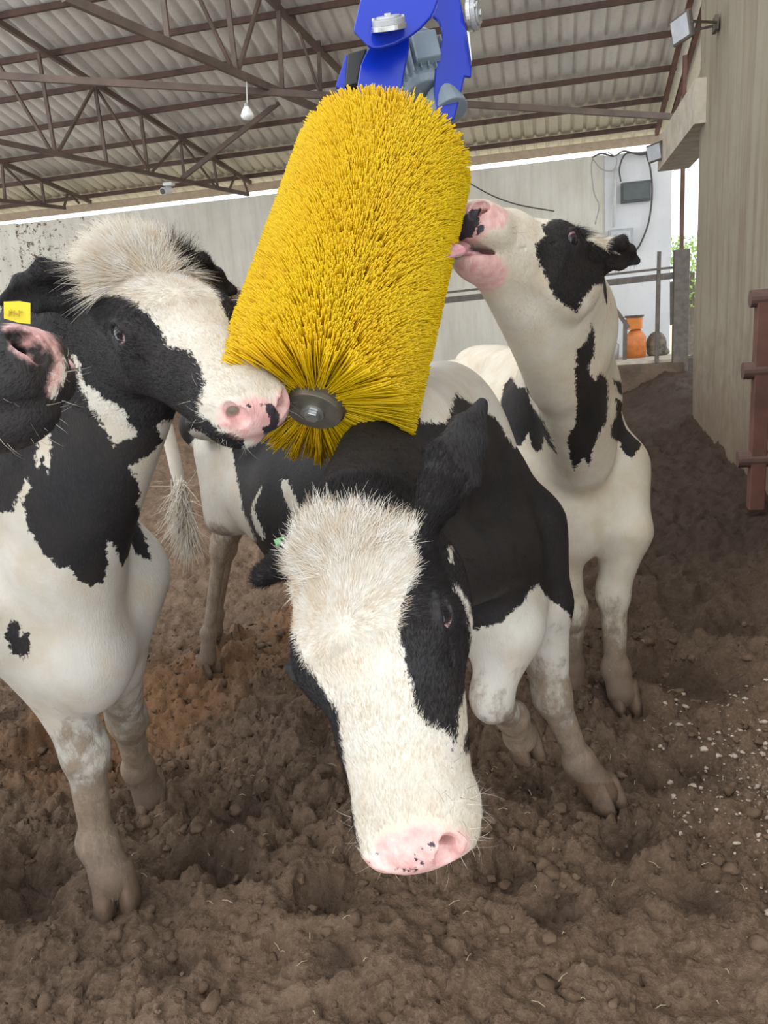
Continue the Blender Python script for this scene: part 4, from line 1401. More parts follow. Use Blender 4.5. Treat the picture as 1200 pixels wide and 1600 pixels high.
floodlight('floodlight', at(1066, 44, 6.1), (1.33, *at_x(1118, 38, 1.33)[1:]), -VR * .95 - VU * .30 - VF * .10, .27, 'dark floodlight with a pale glass face at the top right corner')
floodlight('floodlight.001', at_y(1024, 238, 10.3), (1.27, 10.45, at_y(1040, 238, 10.4)[2]), -VR * .9 - VU * .3 - VF * .2, .28, 'small dark floodlight seen edge-on under the concrete beam end')

# manger wall and the fence on it
FY = 11.5
M_MANG = simple_mat('mud smeared manger wall', (.10, .068, .045), .9, var=.4, scale=3, bump=.6, bdist=.02)
tag(wall_box('wall_manger', (-2.2, FY - .12, -.2), (1.72, FY + .1, .58), M_MANG), kind='structure')
tag(wall_box('trim_3', (-2.2, FY + .05, .56), (1.72, FY + 1.5, .62), M_CONC), kind='structure')
g_ = empty('steel_fence', (1.66, FY, .6), 'dark steel rail fence standing on the manger wall behind the right cow', 'fence')
m = MB(); a, b = at_y(1063, 408, FY), at_y(1063, 600, FY); m.box((a + b) / 2, (.2, .14, a[2] - b[2] + .3)); m.build('post', M_DARK, g_, bevel=.01)
for nm, pts, w_ in (('top_rail', ((690, 470), (1058, 430)), .085), ('upper_rail', ((690, 458), (1060, 417)), .03)):
    m = MB(); m.bar(at_y(*pts[0], FY), at_y(*pts[1], FY), .05, w_); m.build(nm, M_DARK, g_)
for x0, x1, y0, y1, w_ in ((1029, 1026, 428, 566, .085), (1030, 1029, 393, 430, .03), (947, 946, 440, 570, .08), (1050, 1050, 440, 508, .05)):
    m = MB(); m.bar(at_y(x0, y0, FY), at_y(x1, y1, FY), .05, w_, up=(0, 1, 0)); m.build('upright', M_DARK, g_)
m = MB(); m.bar(at_y(952, 470, FY - .06), at_y(982, 512, FY - .06), .05, .09, up=(0, 1, 0)); m.bar(at_y(977, 500, FY - .06), at_y(976, 562, FY - .06), .05, .08, up=(0, 1, 0)); m.build('brace', M_DARK, g_)

# things on the ledge behind the fence
M_OR = simple_mat('orange plastic', (.62, .20, .05), .5, var=.2)
c = at_y(993, 556, 12.3); c[2] = .62
J_ = empty('orange_canister', c, 'faded orange canister with a capped neck behind the fence', 'canister')
m = MB(); m.tube([c, c + (0, 0, .30), c + (0, 0, .38), c + (0, 0, .42)], [.15, .15, .10, .06], 20); m.build('body', M_OR, J_, smooth=True)
m = MB(); m.tube([c + (-.02, 0, .42), c + (-.02, 0, .60)], [.12, .12], 18); m.build('cap', simple_mat('bright orange', (.80, .25, .04), .4), J_, smooth=False)
m = MB(); m.tube([c + (-.02, 0, .59), c + (-.02, 0, .62)], [.14, .14], 18); m.build('rim', M_DARK, J_)
c = at_y(1020, 556, 12.4) + np.array([.06, 0.1, 0]); c[2] = .62
Q_ = Body(); Q_.frame()
Q_.ell(c + np.array([0, 0, .17]), (.15, .12, .19), k=.05); Q_.ell(c + np.array([.03, 0, .05]), (.17, .13, .07), k=.05)
qv, qf, ql = Q_.mesh(.02)
tag(mesh_np('feed_sack', qv, qf, ql, simple_mat('dirty sack', (.16, .14, .11), .9, var=.6, scale=14)), 'small dark dirty sack beside the orange canister', 'sack')
c = at_y(970, 548, 12.2) - np.array([.12, 0, 0]); c[2] = .62
m = MB(); m.tube([c, c + (0, 0, .22), c + (0, 0, .26)], [.09, .10, .05], 16)
tag(m.build('metal_can', M_GREYM, smooth=True), 'small grey metal can left of the orange canister', 'can')

# timber stub beside the left cow's forehead
a = at_y(352, 462, 12.0)
m = MB(); m.box(a, (.9, .3, .12)); m.box(a + np.array([.1, 0, -.20]), (1.1, .4, .14)); m.box(a + np.array([.1, .1, -1.0]), (.9, .3, 1.5))
tag(m.build('wooden_trough', simple_mat('old timber', (.22, .14, .085), .8, var=.4)), 'old brown wooden trough by the far wall behind the left cow', 'trough')

# red gate at the right edge
g_ = empty('pipe_gate', (1.24, 5.3, .1), 'rusty red pipe gate frame at the right edge against the wall', 'gate')
p0, p1 = at_x(1194, 470, 1.22), at_x(1180, 800, 1.22)
m = MB(); m.bar((1.22, p0[1] * .5 + p1[1] * .5, 1.40), (1.22, p0[1] * .5 + p1[1] * .5, p1[2] + .02), .09, .09, up=(0, 1, 0)); m.build('upright', M_RED, g_, bevel=.006)
yg = p0[1] * .5 + p1[1] * .5
for (px_, py_) in ((1172, 467), (1160, 580), (1152, 718)):
    q = at_y(px_, py_, yg)
    m = MB(); m.tube([q, (1.335, yg, q[2])], .052, 16); m.build('pipe_end', simple_mat('dark rusty pipe', (.11, .06, .05), .6) if 'dark rusty pipe' not in bpy.data.materials else bpy.data.materials['dark rusty pipe'], g_)

# field outside and a bush beyond the gap
tag(wall_box('ground_outside', (-30, 14.3, -.4), (40, 60, -.05), simple_mat('grass field', (.60, .52, .36), .9)), kind='structure')
bush = MB()
bc = at_y(1082, 425, 22.0)
rb = np.random.default_rng(4)
for k in range(1500):
    d = rb.normal(size=3); d /= np.linalg.norm(d)
    q = bc + d * np.array([1.3, 1.0, .95]) * rb.uniform(.6, 1)
    u_ = rb.normal(size=3); u_ /= np.linalg.norm(u_)
    v_ = np.cross(u_, rb.normal(size=3)); v_ /= np.linalg.norm(v_)
    s_ = .07
    bush.add([q - u_ * s_, q + v_ * s_ * .5, q + u_ * s_, q - v_ * s_ * .5], [(0, 1, 2, 3)])
B_ = empty('bush', (bc[0], bc[1], 0), 'pale green bush outside, seen through the gap beside the right wall', 'bush')
bush.build('foliage', simple_mat('leaves', (.30, .46, .12), .7), B_)
m = MB(); m.tube([(bc[0], bc[1], -.1), (bc[0], bc[1], bc[2])], [.12, .06], 10); m.build('stem', M_DARK, B_)

# beam that carries the brush (above the picture)
m = MB(); m.box((-.6, 2.25, 3.42), (3.9, .14, .14))
tag(m.build('trim_4', M_RED), kind='structure')

# ------------------------------------------------------------------ hair as real geometry
def hairs(name, parent, root, nrm, dr, length, width, dark, lift=.35, curl=.25, seg=3, kind='stuff'):
    "one mesh of tapering hairs; dr: the lie of the coat"
    n = len(root)
    if n == 0: return None
    dr = dr - nrm * (dr * nrm).sum(1, keepdims=True)
    dr = dr / (np.linalg.norm(dr, axis=1, keepdims=True) + 1e-9)
    rnd = RNG.normal(size=(n, 3))
    side = np.cross(nrm, dr)
    a = RNG.normal(size=(n, 1)) * curl
    dr = dr + side * a
    length = np.asarray(length).reshape(-1, 1) * RNG.uniform(.7, 1.2, (n, 1))
    p = root - nrm * .001
    ring = []
    for k in range(seg + 1):
        t = k / seg
        d = dr * (1 - .15 * t) + nrm * lift * (1 - t * .9) + rnd * .06
        d = d / np.linalg.norm(d, axis=1, keepdims=True)
        w_ = np.cross(d, nrm + rnd * .3)
        w_ /= (np.linalg.norm(w_, axis=1, keepdims=True) + 1e-9)
        hw = width * (1 - t * .85) * .5
        ring += [p - w_ * hw, p + w_ * hw]
        p = p + d * length / seg
    V = np.stack(ring, 1).reshape(-1, 3)
    m = 2 * (seg + 1)
    q = np.concatenate([np.array([[2 * k, 2 * k + 1, 2 * k + 3, 2 * k + 2]]) for k in range(seg)])
    F_ = (np.arange(n)[:, None, None] * m + q[None]).reshape(-1, 4)
    o = mesh_np(name, V, F_.ravel(), np.full(len(F_), 4), M_FUR, parent, True, {'dark': np.repeat(dark, m)})
    if kind: o['kind'] = kind
    return o


def eyeball(parent, c, r, gaze, name='eyeball'):
    g = np.asarray(gaze, float)
    g /= np.linalg.norm(g)
    x = np.cross(g, (0, 0, 1.0))
    x /= np.linalg.norm(x)
    y = np.cross(x, g)
    nu, nv = 36, 22
    vs, att = [], []
    for j in range(nv + 1):
        th = pi * j / nv
        for i in range(nu):
            ph = 2 * pi * i / nu
            rr = r * (1.03 if th < .55 else 1.0)
            vs.append(np.asarray(c) + rr * (g * cos(th) + (x * cos(ph) * 1.0 + y * sin(ph)) * sin(th)))
            att.append(min(1, sqrt((cos(ph) / 1.15) ** 2 + (sin(ph) / .9) ** 2) * th / 1.25))
    fs = []
    for j in range(nv):
        for i in range(nu):
            fs += [j * nu + i, j * nu + (i + 1) % nu, (j + 1) * nu + (i + 1) % nu, (j + 1) * nu + i]
    return mesh_np(name, np.array(vs), np.array(fs), np.full(len(fs) // 4, 4), M_EYE, parent, True, {'iris': np.array(att)})


def coat_fields(v, marks, base, hf, T, pad=True):
    M, o, sc, wy = hf
    q = ((v - o) @ M) / sc / np.array([1, wy, 1])
    tm, to = T
    bx = (v - np.asarray(to)) @ tm
    if base == 'b':
        f = np.full(len(v), .05)
        f = np.where(bx[:, 0] < -1.05, np.clip(v[:, 2] - .60 + .05 * noise3(v * 9, 2), -.05, .05), f)
    elif base == 'c':
        f = np.full(len(v), -.05)
    else:
        f = np.where(bx[:, 0] < -.42, np.clip(fbm(v * 2.3, 2, 5) * .12 + .004, -.05, .05), -.05)
    pk = np.full(len(v), -.05)
    sp = np.full(len(v), -.05)
    mud = np.zeros(len(v))
    if base == 'b': mud = np.where((bx[:, 0] < -1.0) & (v[:, 2] < .8), .30, 0.0)
    for lay, deep, nrm, pts in marks:
        s = patch_sd(v, nrm, pts, deep)
        if lay == 'b': f = np.maximum(f, s)
        elif lay == 'w': f = np.minimum(f, -s)
        elif lay == 'p': pk = np.maximum(pk, s)
        else: sp = np.maximum(sp, s)
    if base == 'b' and pad:      # white lower jaw on the near side
        wj = np.minimum(q[:, 0] - .365, q[:, 1] + .01)
        f = np.minimum(f, np.where(q[:, 0] < .56, np.clip(-wj, -.05, .05), f) * ((np.abs(q[:, 1]) < .14) & (q[:, 2] > -.25) & (q[:, 2] < .05)) + .05 * ~((np.abs(q[:, 1]) < .14) & (q[:, 2] > -.25) & (q[:, 2] < .05)))
    # black ears
    ear = (np.abs(q[:, 1]) > .102) & (q[:, 0] < .05) & (q[:, 2] > -.2) & (q[:, 2] < .22) & (q[:, 0] > -.32)
    f = np.where(ear, np.maximum(f, np.clip((np.abs(q[:, 1]) - .102) * 2, 0, .05)), f)
    # bare skin inside the nostrils
    for s in (1, -1):
        d = (.030 if pad else .020) - np.linalg.norm((q - np.array([.488, s * .044, -.060])) * np.array([1, 1.1, 1]), axis=1)
        pk = np.maximum(pk, np.clip(d, -.05, .05))
    # bare pad of the muzzle front
    e = 1 - np.sqrt(((q[:, 0] - .497) / .022) ** 2 + (q[:, 1] / .050) ** 2 + ((q[:, 2] + .078) / .042) ** 2)
    if pad: pk = np.maximum(pk, np.clip(e * .02, -.05, .05))
    # dark rims of the eyelids
    for s in (1, -1):
        d = .019 - np.linalg.norm((q - np.array([.185, s * .104, -.051])) * np.array([.85, .6, 1.05]), axis=1)
        sp = np.maximum(sp, np.clip(d, -.05, .05))
        f = np.maximum(f, np.clip(d + .004, -.05, .05))
    return f, pk, sp, q, mud


def build_cow(key, fn, name, label, base, h, gaze, mat, fur=(0, 0), hoofs=(), tuft=0, whisk=160, mouth=0.0, tl=.04):
    B, hf = fn()
    M, ho, sc, wy = hf
    v, ft, lt = B.mesh(h, fine=[(hpt(hf, (.19, 0, -.08)), .40 * sc)])
    tr = TRUNK[key]
    f, pk, sp, q, mud = coat_fields(v, MARKS[key], base, hf, (rotm((tr[1][0], tr[1][1], 0), (-tr[1][1], tr[1][0], 0)), tr[0]), key != 'edge')
    g = B.grad(v, .003)
    nr = g / (np.linalg.norm(g, axis=1, keepdims=True) + 1e-9)
    # loose skin: faint wrinkles along the neck and cheeks
    root = empty(name, (tr[0][0], tr[0][1], 0.0), label, 'cow')
    body = mesh_np('body', v, ft, lt, mat, root, True, {'coat': f, 'pink': pk, 'spot': sp, 'mud': mud})
    for c, s in zip(eyes_world(hf), (1, -1)):
        gw = M @ np.array([gaze[0], s * gaze[1], gaze[2]])
        eyeball(root, c, .0285 * sc, gw)
    for c, fw, r in hoofs:
        hoof_mesh(c, fw, r, M_HOOF, root)
    # short coat on the head and neck
    bare = (pk > -.004) | (sp > -.002)
    head = (q[:, 0] > -.06) & (q[:, 0] < .52) & (np.abs(q[:, 1]) < .16) & (q[:, 2] > -.30) & (q[:, 2] < .08)
    eyez = np.minimum(np.linalg.norm(q - np.array([.185, .104, -.05]), axis=1), np.linalg.norm(q - np.array([.185, -.104, -.05]), axis=1))
    facing = ((CAM - v) * nr).sum(1) / np.linalg.norm(CAM - v, axis=1)
    hz = np.where(q[:, 0:1] > .22, 1.0, 1.0)
    # the coat lies away from the whorl on the forehead
    lie = q - np.array([.17, 0, 0])
    lie = lie * np.array([1, 1, .3])
    lie[q[:, 0] > .20] = (-.0, 0, -.0)
    lie[q[:, 0] > .20] += np.array([-1.0, 0, -.35])
    lie_w = lie @ M.T
    cand = np.where(head & ~bare & (eyez > .030))[0]
    if fur[0]:
        wgt = np.ones(len(cand))
        idx = RNG.choice(cand, fur[0])
        dark = (f[idx] > 0).astype(float)
        jit = RNG.normal(size=(fur[0], 3)) * .0028
        jit -= nr[idx] * (jit * nr[idx]).sum(1, keepdims=True)
        fore = np.exp(-((q[idx, 0] - .06) / .09) ** 2) * (q[idx, 2] > -.08)
        hairs('coat_hair', root, v[idx] + jit, nr[idx], lie_w[idx], .010 + .012 * fore, .0008, dark, lift=.28)
    if fur[1]:
        cand = np.where((q[:, 0] < -.0) & (v[:, 2] > .45) & ~bare)[0]
        idx = RNG.choice(cand, fur[1])
        dark = (f[idx] > 0).astype(float)
        jit = RNG.normal(size=(fur[1], 3)) * .004
        jit -= nr[idx] * (jit * nr[idx]).sum(1, keepdims=True)
        dn = np.tile(np.array([-tr[1][0] * .8, -tr[1][1] * .8, -1.0]), (fur[1], 1))
        hairs('body_hair', root, v[idx] + jit, nr[idx], dn, np.full(fur[1], .014), .0010, dark, lift=.2)
    if tuft:
        cand = np.where((q[:, 0] > -.05) & (q[:, 0] < .075) & (np.abs(q[:, 1]) < .085) & (q[:, 2] > -.055))[0]
        idx = RNG.choice(cand, tuft)
        dark = (f[idx] > 0).astype(float)
        jit = RNG.normal(size=(tuft, 3)) * .003
        d = (q[idx] - np.array([.10, 0, -.03])) * np.array([1, 1.3, .6])
        hairs('poll_tuft', root, v[idx] + jit, nr[idx], d @ M.T, tl * (.5 + RNG.random(tuft)), .0009, dark, lift=.38, curl=.45, seg=5)
    # whiskers
    cand = np.where((q[:, 0] > .38) & ((q[:, 2] < -.09) | (np.abs(q[:, 1]) > .055)) & (pk < .002))[0]
    if whisk and len(cand):
        idx = RNG.choice(cand, whisk)
        hairs('whiskers', root, v[idx], nr[idx], M[:, 0] * np.ones((whisk, 1)) * .3 + RNG.normal(size=(whisk, 3)) * .5, .020 + .02 * RNG.random(whisk), .0005,
              (RNG.random(whisk) < .25).astype(float), lift=1.6, curl=.4, seg=4)
    # lashes
    for s in (1, -1):
        k = np.linspace(0, 1, 46)
        lo = np.stack([.160 + .048 * k, s * (.105 + .006 * np.sin(k * pi)), -.050 + .024 * np.sin(k * pi)], 1)
        rw = (lo * sc * np.array([1, wy, 1])) @ M.T + ho
        nn = np.tile(M @ np.array([0, s * 1.0, .25]), (46, 1))
        nn /= np.linalg.norm(nn, axis=1, keepdims=True)
        hairs('eyelashes', root, rw, nn, np.tile(M @ np.array([0, 0, -1.0]), (46, 1)), np.full(46, .016), .0010, np.ones(46), lift=1.0, curl=.5, seg=4)
    return root, hf, v, nr


TRUNK = {'left': ((-1.30, 1.68, 0), (.74, -.67)), 'front': ((-.30, 2.05, 0), (.78, -.62)),
         'right': ((.0, 2.92, 0), (.30, -.95)), 'edge': ((-1.62, .62, 0), (1.0, .10))}
HV = 0.006 if HIRES else 0.009
cowA, hfA, vA, nA = build_cow('left', body_left, 'holstein_cow',
    'black and white cow at the left turned toward the brush, nose touching its bristles', 'w', HV,
    (-.12, 1, -.02), M_COAT, (60000, 30000), tuft=9000, tl=.052,
    hoofs=((at(180, 1384, 2.03), (.5, -.85), 1.25), (at(238, 1250, 2.5), (.5, -.85), 1.15)))
cowB, hfB, vB, nB = build_cow('front', body_front, 'holstein_cow.001',
    'black and white cow in the middle hanging its white-blazed head under the brush', 'b', HV,
    (.10, 1, .45), M_COAT, (90000, 30000), tuft=4500, tl=.026, whisk=260,
    hoofs=((at(946, 1243, 2.31), (.7, -.7), 1.1), (at(818, 1158, 2.30), (.6, -.8), 1.1), (at(325, 1040, 3.46), (.8, -.5), 1.1)))
cowC, hfC, vC, nC = build_cow('right', body_right, 'holstein_cow.002',
    'cream and black cow at the right raising its head to lick the brush', 'c', HV,
    (-.05, 1, -.25), M_COAT_R, (30000, 16000), tuft=1800, tl=.03, whisk=90, mouth=.022,
    hoofs=((at(976, 1090, 2.84), (.2, -.98), 1.2), (at(898, 1082, 2.98), (.2, -.98), 1.2)))
cowD, hfD, vD, nD = build_cow('edge', body_edge, 'holstein_cow.003',
    'black cow with a pink-edged nose poking in from the left edge', 'b', HV,
    (-.2, 1, 0), M_COAT, (20000, 6000), whisk=70)

# tongue of the cow at the right
T_ = lambda p: hpt(hfC, p)
bt = Body()
bt.frame()
tp = [T_((.34, 0, -.142)), T_((.44, 0, -.146)), T_((.50, .008, -.146)), at(708, 391, 1.53), at(684, 403, 1.49)]
tw, th_ = [.030, .030, .027, .026, .016], [.010, .010, .011, .010, .007]
for i in range(4):
    bt.seg(tp[i], tp[i + 1], tw[i], tw[i + 1], th_[i], th_[i + 1], up=(.1, -.45, .9), k=.012)
bt.seg(T_((.42, 0, -.1345)), tp[3] + VU * .011, .003, .003, k=.006, op=-1)
tv, tf, tl = bt.mesh(.003)
mesh_np('tongue', tv, tf, tl, M_TONGUE, cowC, True)

# ------------------------------------------------------------------ the rotating cow brush
M_YEL = None
m = NM('yellow bristle')
n1 = m.noise(m.pos(), 9, 4)
c = m.mix(m.ramp(n1, [(.3, 0.0), (.7, 1.0)]), (.93, .64, .005), (.97, .75, .010))
r_ = m.attr('rnd')
c = m.mix(m.math('MULTIPLY', r_, .30), c, (.85, .50, .003))
dt = m.noise(m.pos(), 22, 5, .7)
c = m.mix(m.math('MULTIPLY', m.step(dt, .64, .72), .35), c, (.40, .28, .05))
M_YEL = m.set(color=c, rough=.38, spec=.4)
tb = m.n('ShaderNodeBsdfTranslucent')
m.l(c, tb.inputs[0])
ms = m.n('ShaderNodeMixShader')
ms.inputs[0].default_value = .35
m.l(m.b.outputs[0], ms.inputs[1])
m.l(tb.outputs[0], ms.inputs[2])
m.l(ms.outputs[0], m.out.inputs[0])
M_BLUE = simple_mat('blue enamel', (.002, .025, .40), .28, var=.06, scale=3, bump=.03)
M_PLATE = simple_mat('scuffed steel plate', (.16, .145, .115), .5, .5, var=.3, scale=30, bump=.2)
M_ZINC = simple_mat('zinc bolt', (.55, .56, .55), .3, .8, var=.15, scale=40)
M_MOTOR = simple_mat('grey motor paint', (.20, .25, .29), .45, var=.1)
M_BLK = simple_mat('black rubber', (.02, .02, .02), .6)

HT = 1.37
hub = at(490, 640, HT)
ax_ = at(600, 262, 1.66) - hub
BL = float(np.linalg.norm(ax_))
ax_ = ax_ / BL
BR, CR = .186, .050
bx = np.cross(ax_, VR); bx /= np.linalg.norm(bx)
by = np.cross(ax_, bx)
BRU = empty('cattle_brush', hub, 'big yellow rotating cattle brush with steel end disc hanging from a blue bracket', 'cow brush')
m = MB(); m.tube([hub + ax_ * .004, hub + ax_ * BL], CR, 40); m.build('core', simple_mat('core', (.10, .08, .03), .7), BRU)
rg = np.random.default_rng(21)
NR, NT, NB = 70, 22, (30 if HIRES else 18)
k = np.arange(NR * NT)
row, tf_ = k // NT, k % NT
ph = 2 * pi * (tf_ + (row % 2) * .5 + row * .13) / NT + rg.normal(size=len(k)) * .02
hh = .012 + (BL - .02) * row / (NR - 1) + rg.normal(size=len(k)) * .0015
ph, hh = np.repeat(ph, NB), np.repeat(hh, NB)
rowB = np.repeat(row, NB)
N_ = len(ph)
rad0 = bx * np.cos(ph)[:, None] + by * np.sin(ph)[:, None]
tan0 = -bx * np.sin(ph)[:, None] + by * np.cos(ph)[:, None]
r0 = hub + ax_ * hh[:, None] + rad0 * CR + tan0 * rg.normal(size=(N_, 1)) * .0035 + ax_ * rg.normal(size=(N_, 1)) * .003
endl = np.exp(-hh / .03)[:, None]
endt = np.exp(-(BL - hh) / .05)[:, None]
d0 = rad0 + tan0 * (rg.normal(size=(N_, 1)) * .060) + ax_ * (rg.normal(size=(N_, 1)) * .028 - .16 * endl + .06 * endt * rg.random((N_, 1)))
d0 /= np.linalg.norm(d0, axis=1, keepdims=True)
Lb = (BR - CR) * rg.uniform(.95, 1.02, (N_, 1)) * (1 + .03 * (hh[:, None] / BL))
bend = (tan0 * rg.normal(size=(N_, 1)) * .005 + ax_ * rg.normal(size=(N_, 1)) * .004)
rings = []
u0 = np.cross(d0, ax_); u0 /= np.linalg.norm(u0, axis=1, keepdims=True)
v0 = np.cross(d0, u0)
for t in (0, .5, 1):
    p = r0 + d0 * Lb * t + bend * t * t
    rr = .00125
    for a in (0, 2 * pi / 3, 4 * pi / 3):
        rings.append(p + (u0 * cos(a) + v0 * sin(a)) * rr)
V = np.stack(rings, 1).reshape(-1, 3)
q = []
for s in range(2):
    for a in range(3):
        q.append([s * 3 + a, s * 3 + (a + 1) % 3, s * 3 + 3 + (a + 1) % 3, s * 3 + 3 + a])
q = np.array(q)
base_ = (np.arange(N_) * 9)[:, None, None]
Fq = (base_ + q[None]).reshape(-1, 4)
Ft = (np.arange(N_) * 9)[:, None] + np.array([6, 7, 8])
flat = np.concatenate([Fq.ravel(), Ft.ravel()])
tot = np.concatenate([np.full(len(Fq), 4), np.full(len(Ft), 3)])
bo = mesh_np('bristles', V, flat, tot, M_YEL, BRU, False, {'rnd': np.repeat(rg.random(N_), 9)})
bo['kind'] = 'stuff'
# end disc and bolt
m = MB()
m.tube([hub - ax_ * .006, hub + ax_ * .006], [.052, .054], 48)
m.build('end_disc', M_PLATE, BRU, bevel=.0015)
m = MB(); m.tube([hub + ax_ * .004, hub + ax_ * .014], [.056, .058], 48); m.build('end_ring', simple_mat('rusty ring', (.09, .07, .045), .7), BRU)
m = MB(); m.tube([hub - ax_ * .006, hub - ax_ * .010], [.021, .021], 24); m.build('washer', M_ZINC, BRU)
m = MB(); m.tube([hub - ax_ * .010, hub - ax_ * .019], [.0145, .0145], 6); m.build('hex_bolt', M_ZINC, BRU, bevel=.0015)


def cvp(p): return [(500 + x / 4.615, y / 4.615) for x, y in p]


def plate(name, poly, t, th, mat, tilt=(0, 0), bev=.003):
    "steel plate whose outline is given in the photograph and which has real thickness"
    m = MB()
    cx = sum(p[0] for p in poly) / len(poly)
    cy = sum(p[1] for p in poly) / len(poly)
    fr = [at(x, y, t + tilt[0] * (x - cx) / 100 + tilt[1] * (y - cy) / 100) for x, y in poly]
    nn = np.cross(fr[1] - fr[0], fr[2] - fr[0])
    bk = [p + VF * th for p in fr]
    n = len(fr)
    m.add(fr + bk, [tuple(range(n)), tuple(range(2 * n - 1, n - 1, -1))] + [(i, (i + 1) % n, n + (i + 1) % n, n + i) for i in range(n)])
    return m.build(name, mat, BRU, bevel=bev)


PT = 1.74
plate('hanger_plate', cvp([(290, -260), (290, 0), (240, 215), (345, 325), (380, 345), (440, 342), (540, 312), (650, 255), (730, 195), (800, 120), (830, 60), (850, 0), (850, -260)]), PT, .010, M_BLUE, (.02, 0))
plate('motor_bracket', cvp([(350, 345), (645, 265), (642, 350), (612, 500), (590, 640), (560, 760), (290, 760), (270, 600), (290, 470), (320, 400)]), PT + .05, .012, M_BLUE, (.02, 0))
plate('bracket_flange', cvp([(110, 620), (150, 500), (185, 390), (205, 395), (195, 520), (185, 660)]), PT + .09, .05, M_BLUE)
plate('rubber_buffer', cvp([(200, 385), (340, 345), (322, 400), (290, 480), (272, 600), (180, 620), (190, 500)]), PT + .075, .03, M_BLK)
plate('side_plate', cvp([(835, -260), (1000, -260), (1012, 0), (1055, 200), (1095, 440), (1092, 552), (1045, 545), (1010, 700), (968, 860), (900, 850), (835, 760), (820, 640), (832, 500), (845, 390), (870, 340), (882, 270), (872, 190), (848, 140), (810, 112), (840, 40)]), PT + .14, .012, M_BLUE, (.03, 0))
plate('edge_strip', cvp([(1058, 220), (1080, 230), (1098, 430), (1092, 445)]), PT + .13, .02, M_ZINC)


def flange(name, px, py, t, nrm, r):
    c = at(px, py, t)
    nrm = nrm / np.linalg.norm(nrm)
    x = np.cross(nrm, VU); x /= np.linalg.norm(x)
    y = np.cross(x, nrm)
    m = MB(); m.tube([c + nrm * .010, c], [r, r], 32); m.build(name, M_ZINC, BRU, bevel=.001)
    m = MB(); m.tube([c + nrm * .022, c + nrm * .010], [r * .93, r * .93], 32); m.tube([c + nrm * .027, c + nrm * .022], [r * .66, r * .70], 32); m.build('bearing_cover', M_GREYM, BRU, bevel=.001)
    m = MB(); m.tube([c + nrm * .032, c + nrm * .026], [r * .2, r * .2], 6); m.build('centre_bolt', M_ZINC, BRU)
    for s in (-1, 1):
        m = MB(); m.tube([c + x * r * .82 * s + nrm * .026, c + x * r * .82 * s + nrm * .008], [.0045, .0045], 6); m.build('flange_bolt', M_ZINC, BRU)


flange('bearing_flange', 500 + 500 / 4.615, 215 / 4.615, PT - .012, -VF * .55 + VU * .75 + VR * -.12, .040)
flange('bearing_flange', 500 + 1072 / 4.615, 112 / 4.615, PT + .16, VR * .95 - VF * .35, .038)
# gear motor
mb_ = at(500 + 730 / 4.615, 500 / 4.615, PT + .20)
md = ax_ * .55 + VU * .6 - VR * .35
md = VU * .93 - VR * .18 + VF * .2
md /= np.linalg.norm(md)
mx = np.cross(md, VF); mx /= np.linalg.norm(mx)
my = np.cross(mx, md)
m = MB(); m.tube([mb_ - md * .075, mb_ - md * .06, mb_ + md * .07, mb_ + md * .085, mb_ + md * .095], [.048, .056, .056, .046, .02], 28); m.build('motor_housing', M_MOTOR, BRU, smooth=False, bevel=.003)
m = MB()
for k in range(22):
    a = 2 * pi * k / 22
    d = mx * cos(a) + my * sin(a)
    m.box(mb_ + d * .060, (.105, .016, .0028), (md, d, np.cross(md, d)))
m.build('cooling_fins', M_MOTOR, BRU)
m = MB(); m.box(mb_ - my * .065 - mx * .012, (.075, .03, .06), (md, my, mx)); m.build('terminal_box', M_MOTOR, BRU, bevel=.004)
m = MB(); m.tube([mb_ - md * .075 + VR * .035, mb_ - md * .13 + VR * .045], [.045, .050], 24); m.build('gearbox', M_MOTOR, BRU, bevel=.004)
top = hub + ax_ * BL
m = MB(); m.tube([top - ax_ * .02, top + ax_ * .07], .022, 16); m.build('drive_shaft', M_ZINC, BRU)
m = MB(); m.bar(at(600, -60, PT + .02), np.array([at(600, -60, PT + .02)[0], 2.25, 3.38]), .09, .09, up=(1, 0, 0)); m.build('hanger_arm', M_BLUE, BRU)

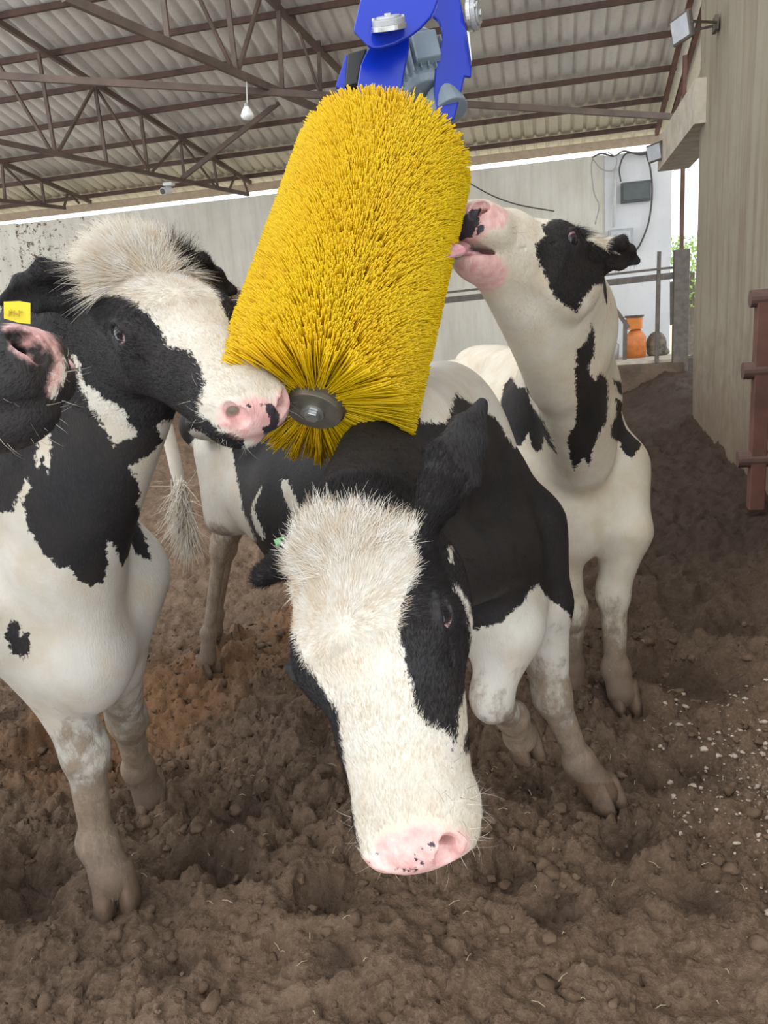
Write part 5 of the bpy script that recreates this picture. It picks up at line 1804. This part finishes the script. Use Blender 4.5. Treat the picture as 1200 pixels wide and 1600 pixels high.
# ------------------------------------------------------------------ ear tags
def ear_tag(name, parent, c, u, w_, size, col, lab=None, notch=True):
    u = np.asarray(u, float); u /= np.linalg.norm(u)
    w_ = np.asarray(w_, float); w_ -= u * (w_ @ u); w_ /= np.linalg.norm(w_)
    n = np.cross(u, w_)
    m = MB()
    s = size
    m.prism([(-.5 * s, -.32 * s), (.1 * s, -.42 * s), (.55 * s, -.40 * s), (.55 * s, .40 * s), (.1 * s, .42 * s), (-.5 * s, .32 * s)], c, (u, w_, n), .002)
    mt = simple_mat(name + ' plastic', col, .4, var=.05)
    o = m.build('ear_tag', mt, parent)
    if lab: o['label'] = lab
    m = MB(); m.tube([np.asarray(c) - u * s * .32 - n * .004, np.asarray(c) - u * s * .32 + n * .004], .006, 12); m.build('tag_stud', mt, o)
    return o


ea = at(26, 487, 1.27)
tg = ear_tag('yellow tag', cowA, ea, VR * .9 - VU * .12, -VU * .5 - VR * .1 + VF * .15, .042, (.80, .62, .03), 'yellow plastic ear tag')
m = MB()
n_ = np.cross(VR * .9 - VU * .12, -VU)
for k, (x0, hgt) in enumerate(((-.010, .012), (-.002, .012), (.006, .012))):
    m.box(ea + VR * x0 - VU * .004 - VF * .004, (.0015, .010, .001), (VR, VU, VF))
    m.box(ea + VR * (x0 + .003) - VU * (.001 + .004 * (k % 2)) - VF * .004, (.005, .0015, .001), (VR, VU, VF))
m.build('tag_mark', simple_mat('faint print', (.35, .25, .03), .6), tg)
eb = at(440, 847, 1.42)
ear_tag('green tag', cowB, eb, -VR * .8 - VU * .3, VU, .022, (.18, .62, .22), 'small green ear tag')

# switch of the tail behind the middle cow's hind leg
tp_ = [at(312, 640, 3.5), at(302, 720, 3.5), at(292, 790, 3.5), at(287, 850, 3.48)]
m = MB(); m.tube(spline(tp_, 6), [.03] * 8 + [.026] * 6 + [.02] * 4 + [.012], 10)
tail_ = m.build('tail', M_COAT, cowB, smooth=True)
for k_ in ('coat', 'pink', 'spot'):
    tail_.data.attributes.new(k_, 'FLOAT', 'POINT').data.foreach_set('value', np.full(len(tail_.data.vertices), -.05, np.float32))
nt_ = 900
rg3 = np.random.default_rng(8)
s_ = rg3.random(nt_)
P_ = np.array([at(300 - 16 * s, 745 + 90 * s, 3.48) for s in s_]) + rg3.normal(size=(nt_, 3)) * .012
hairs('tail_switch', cowB, P_, np.tile(-VF, (nt_, 1)) + rg3.normal(size=(nt_, 3)) * .4, np.tile(np.array([-.16, 0, -1.0]), (nt_, 1)), np.full(nt_, .17), .004, np.zeros(nt_), lift=.1, curl=.15, seg=5)
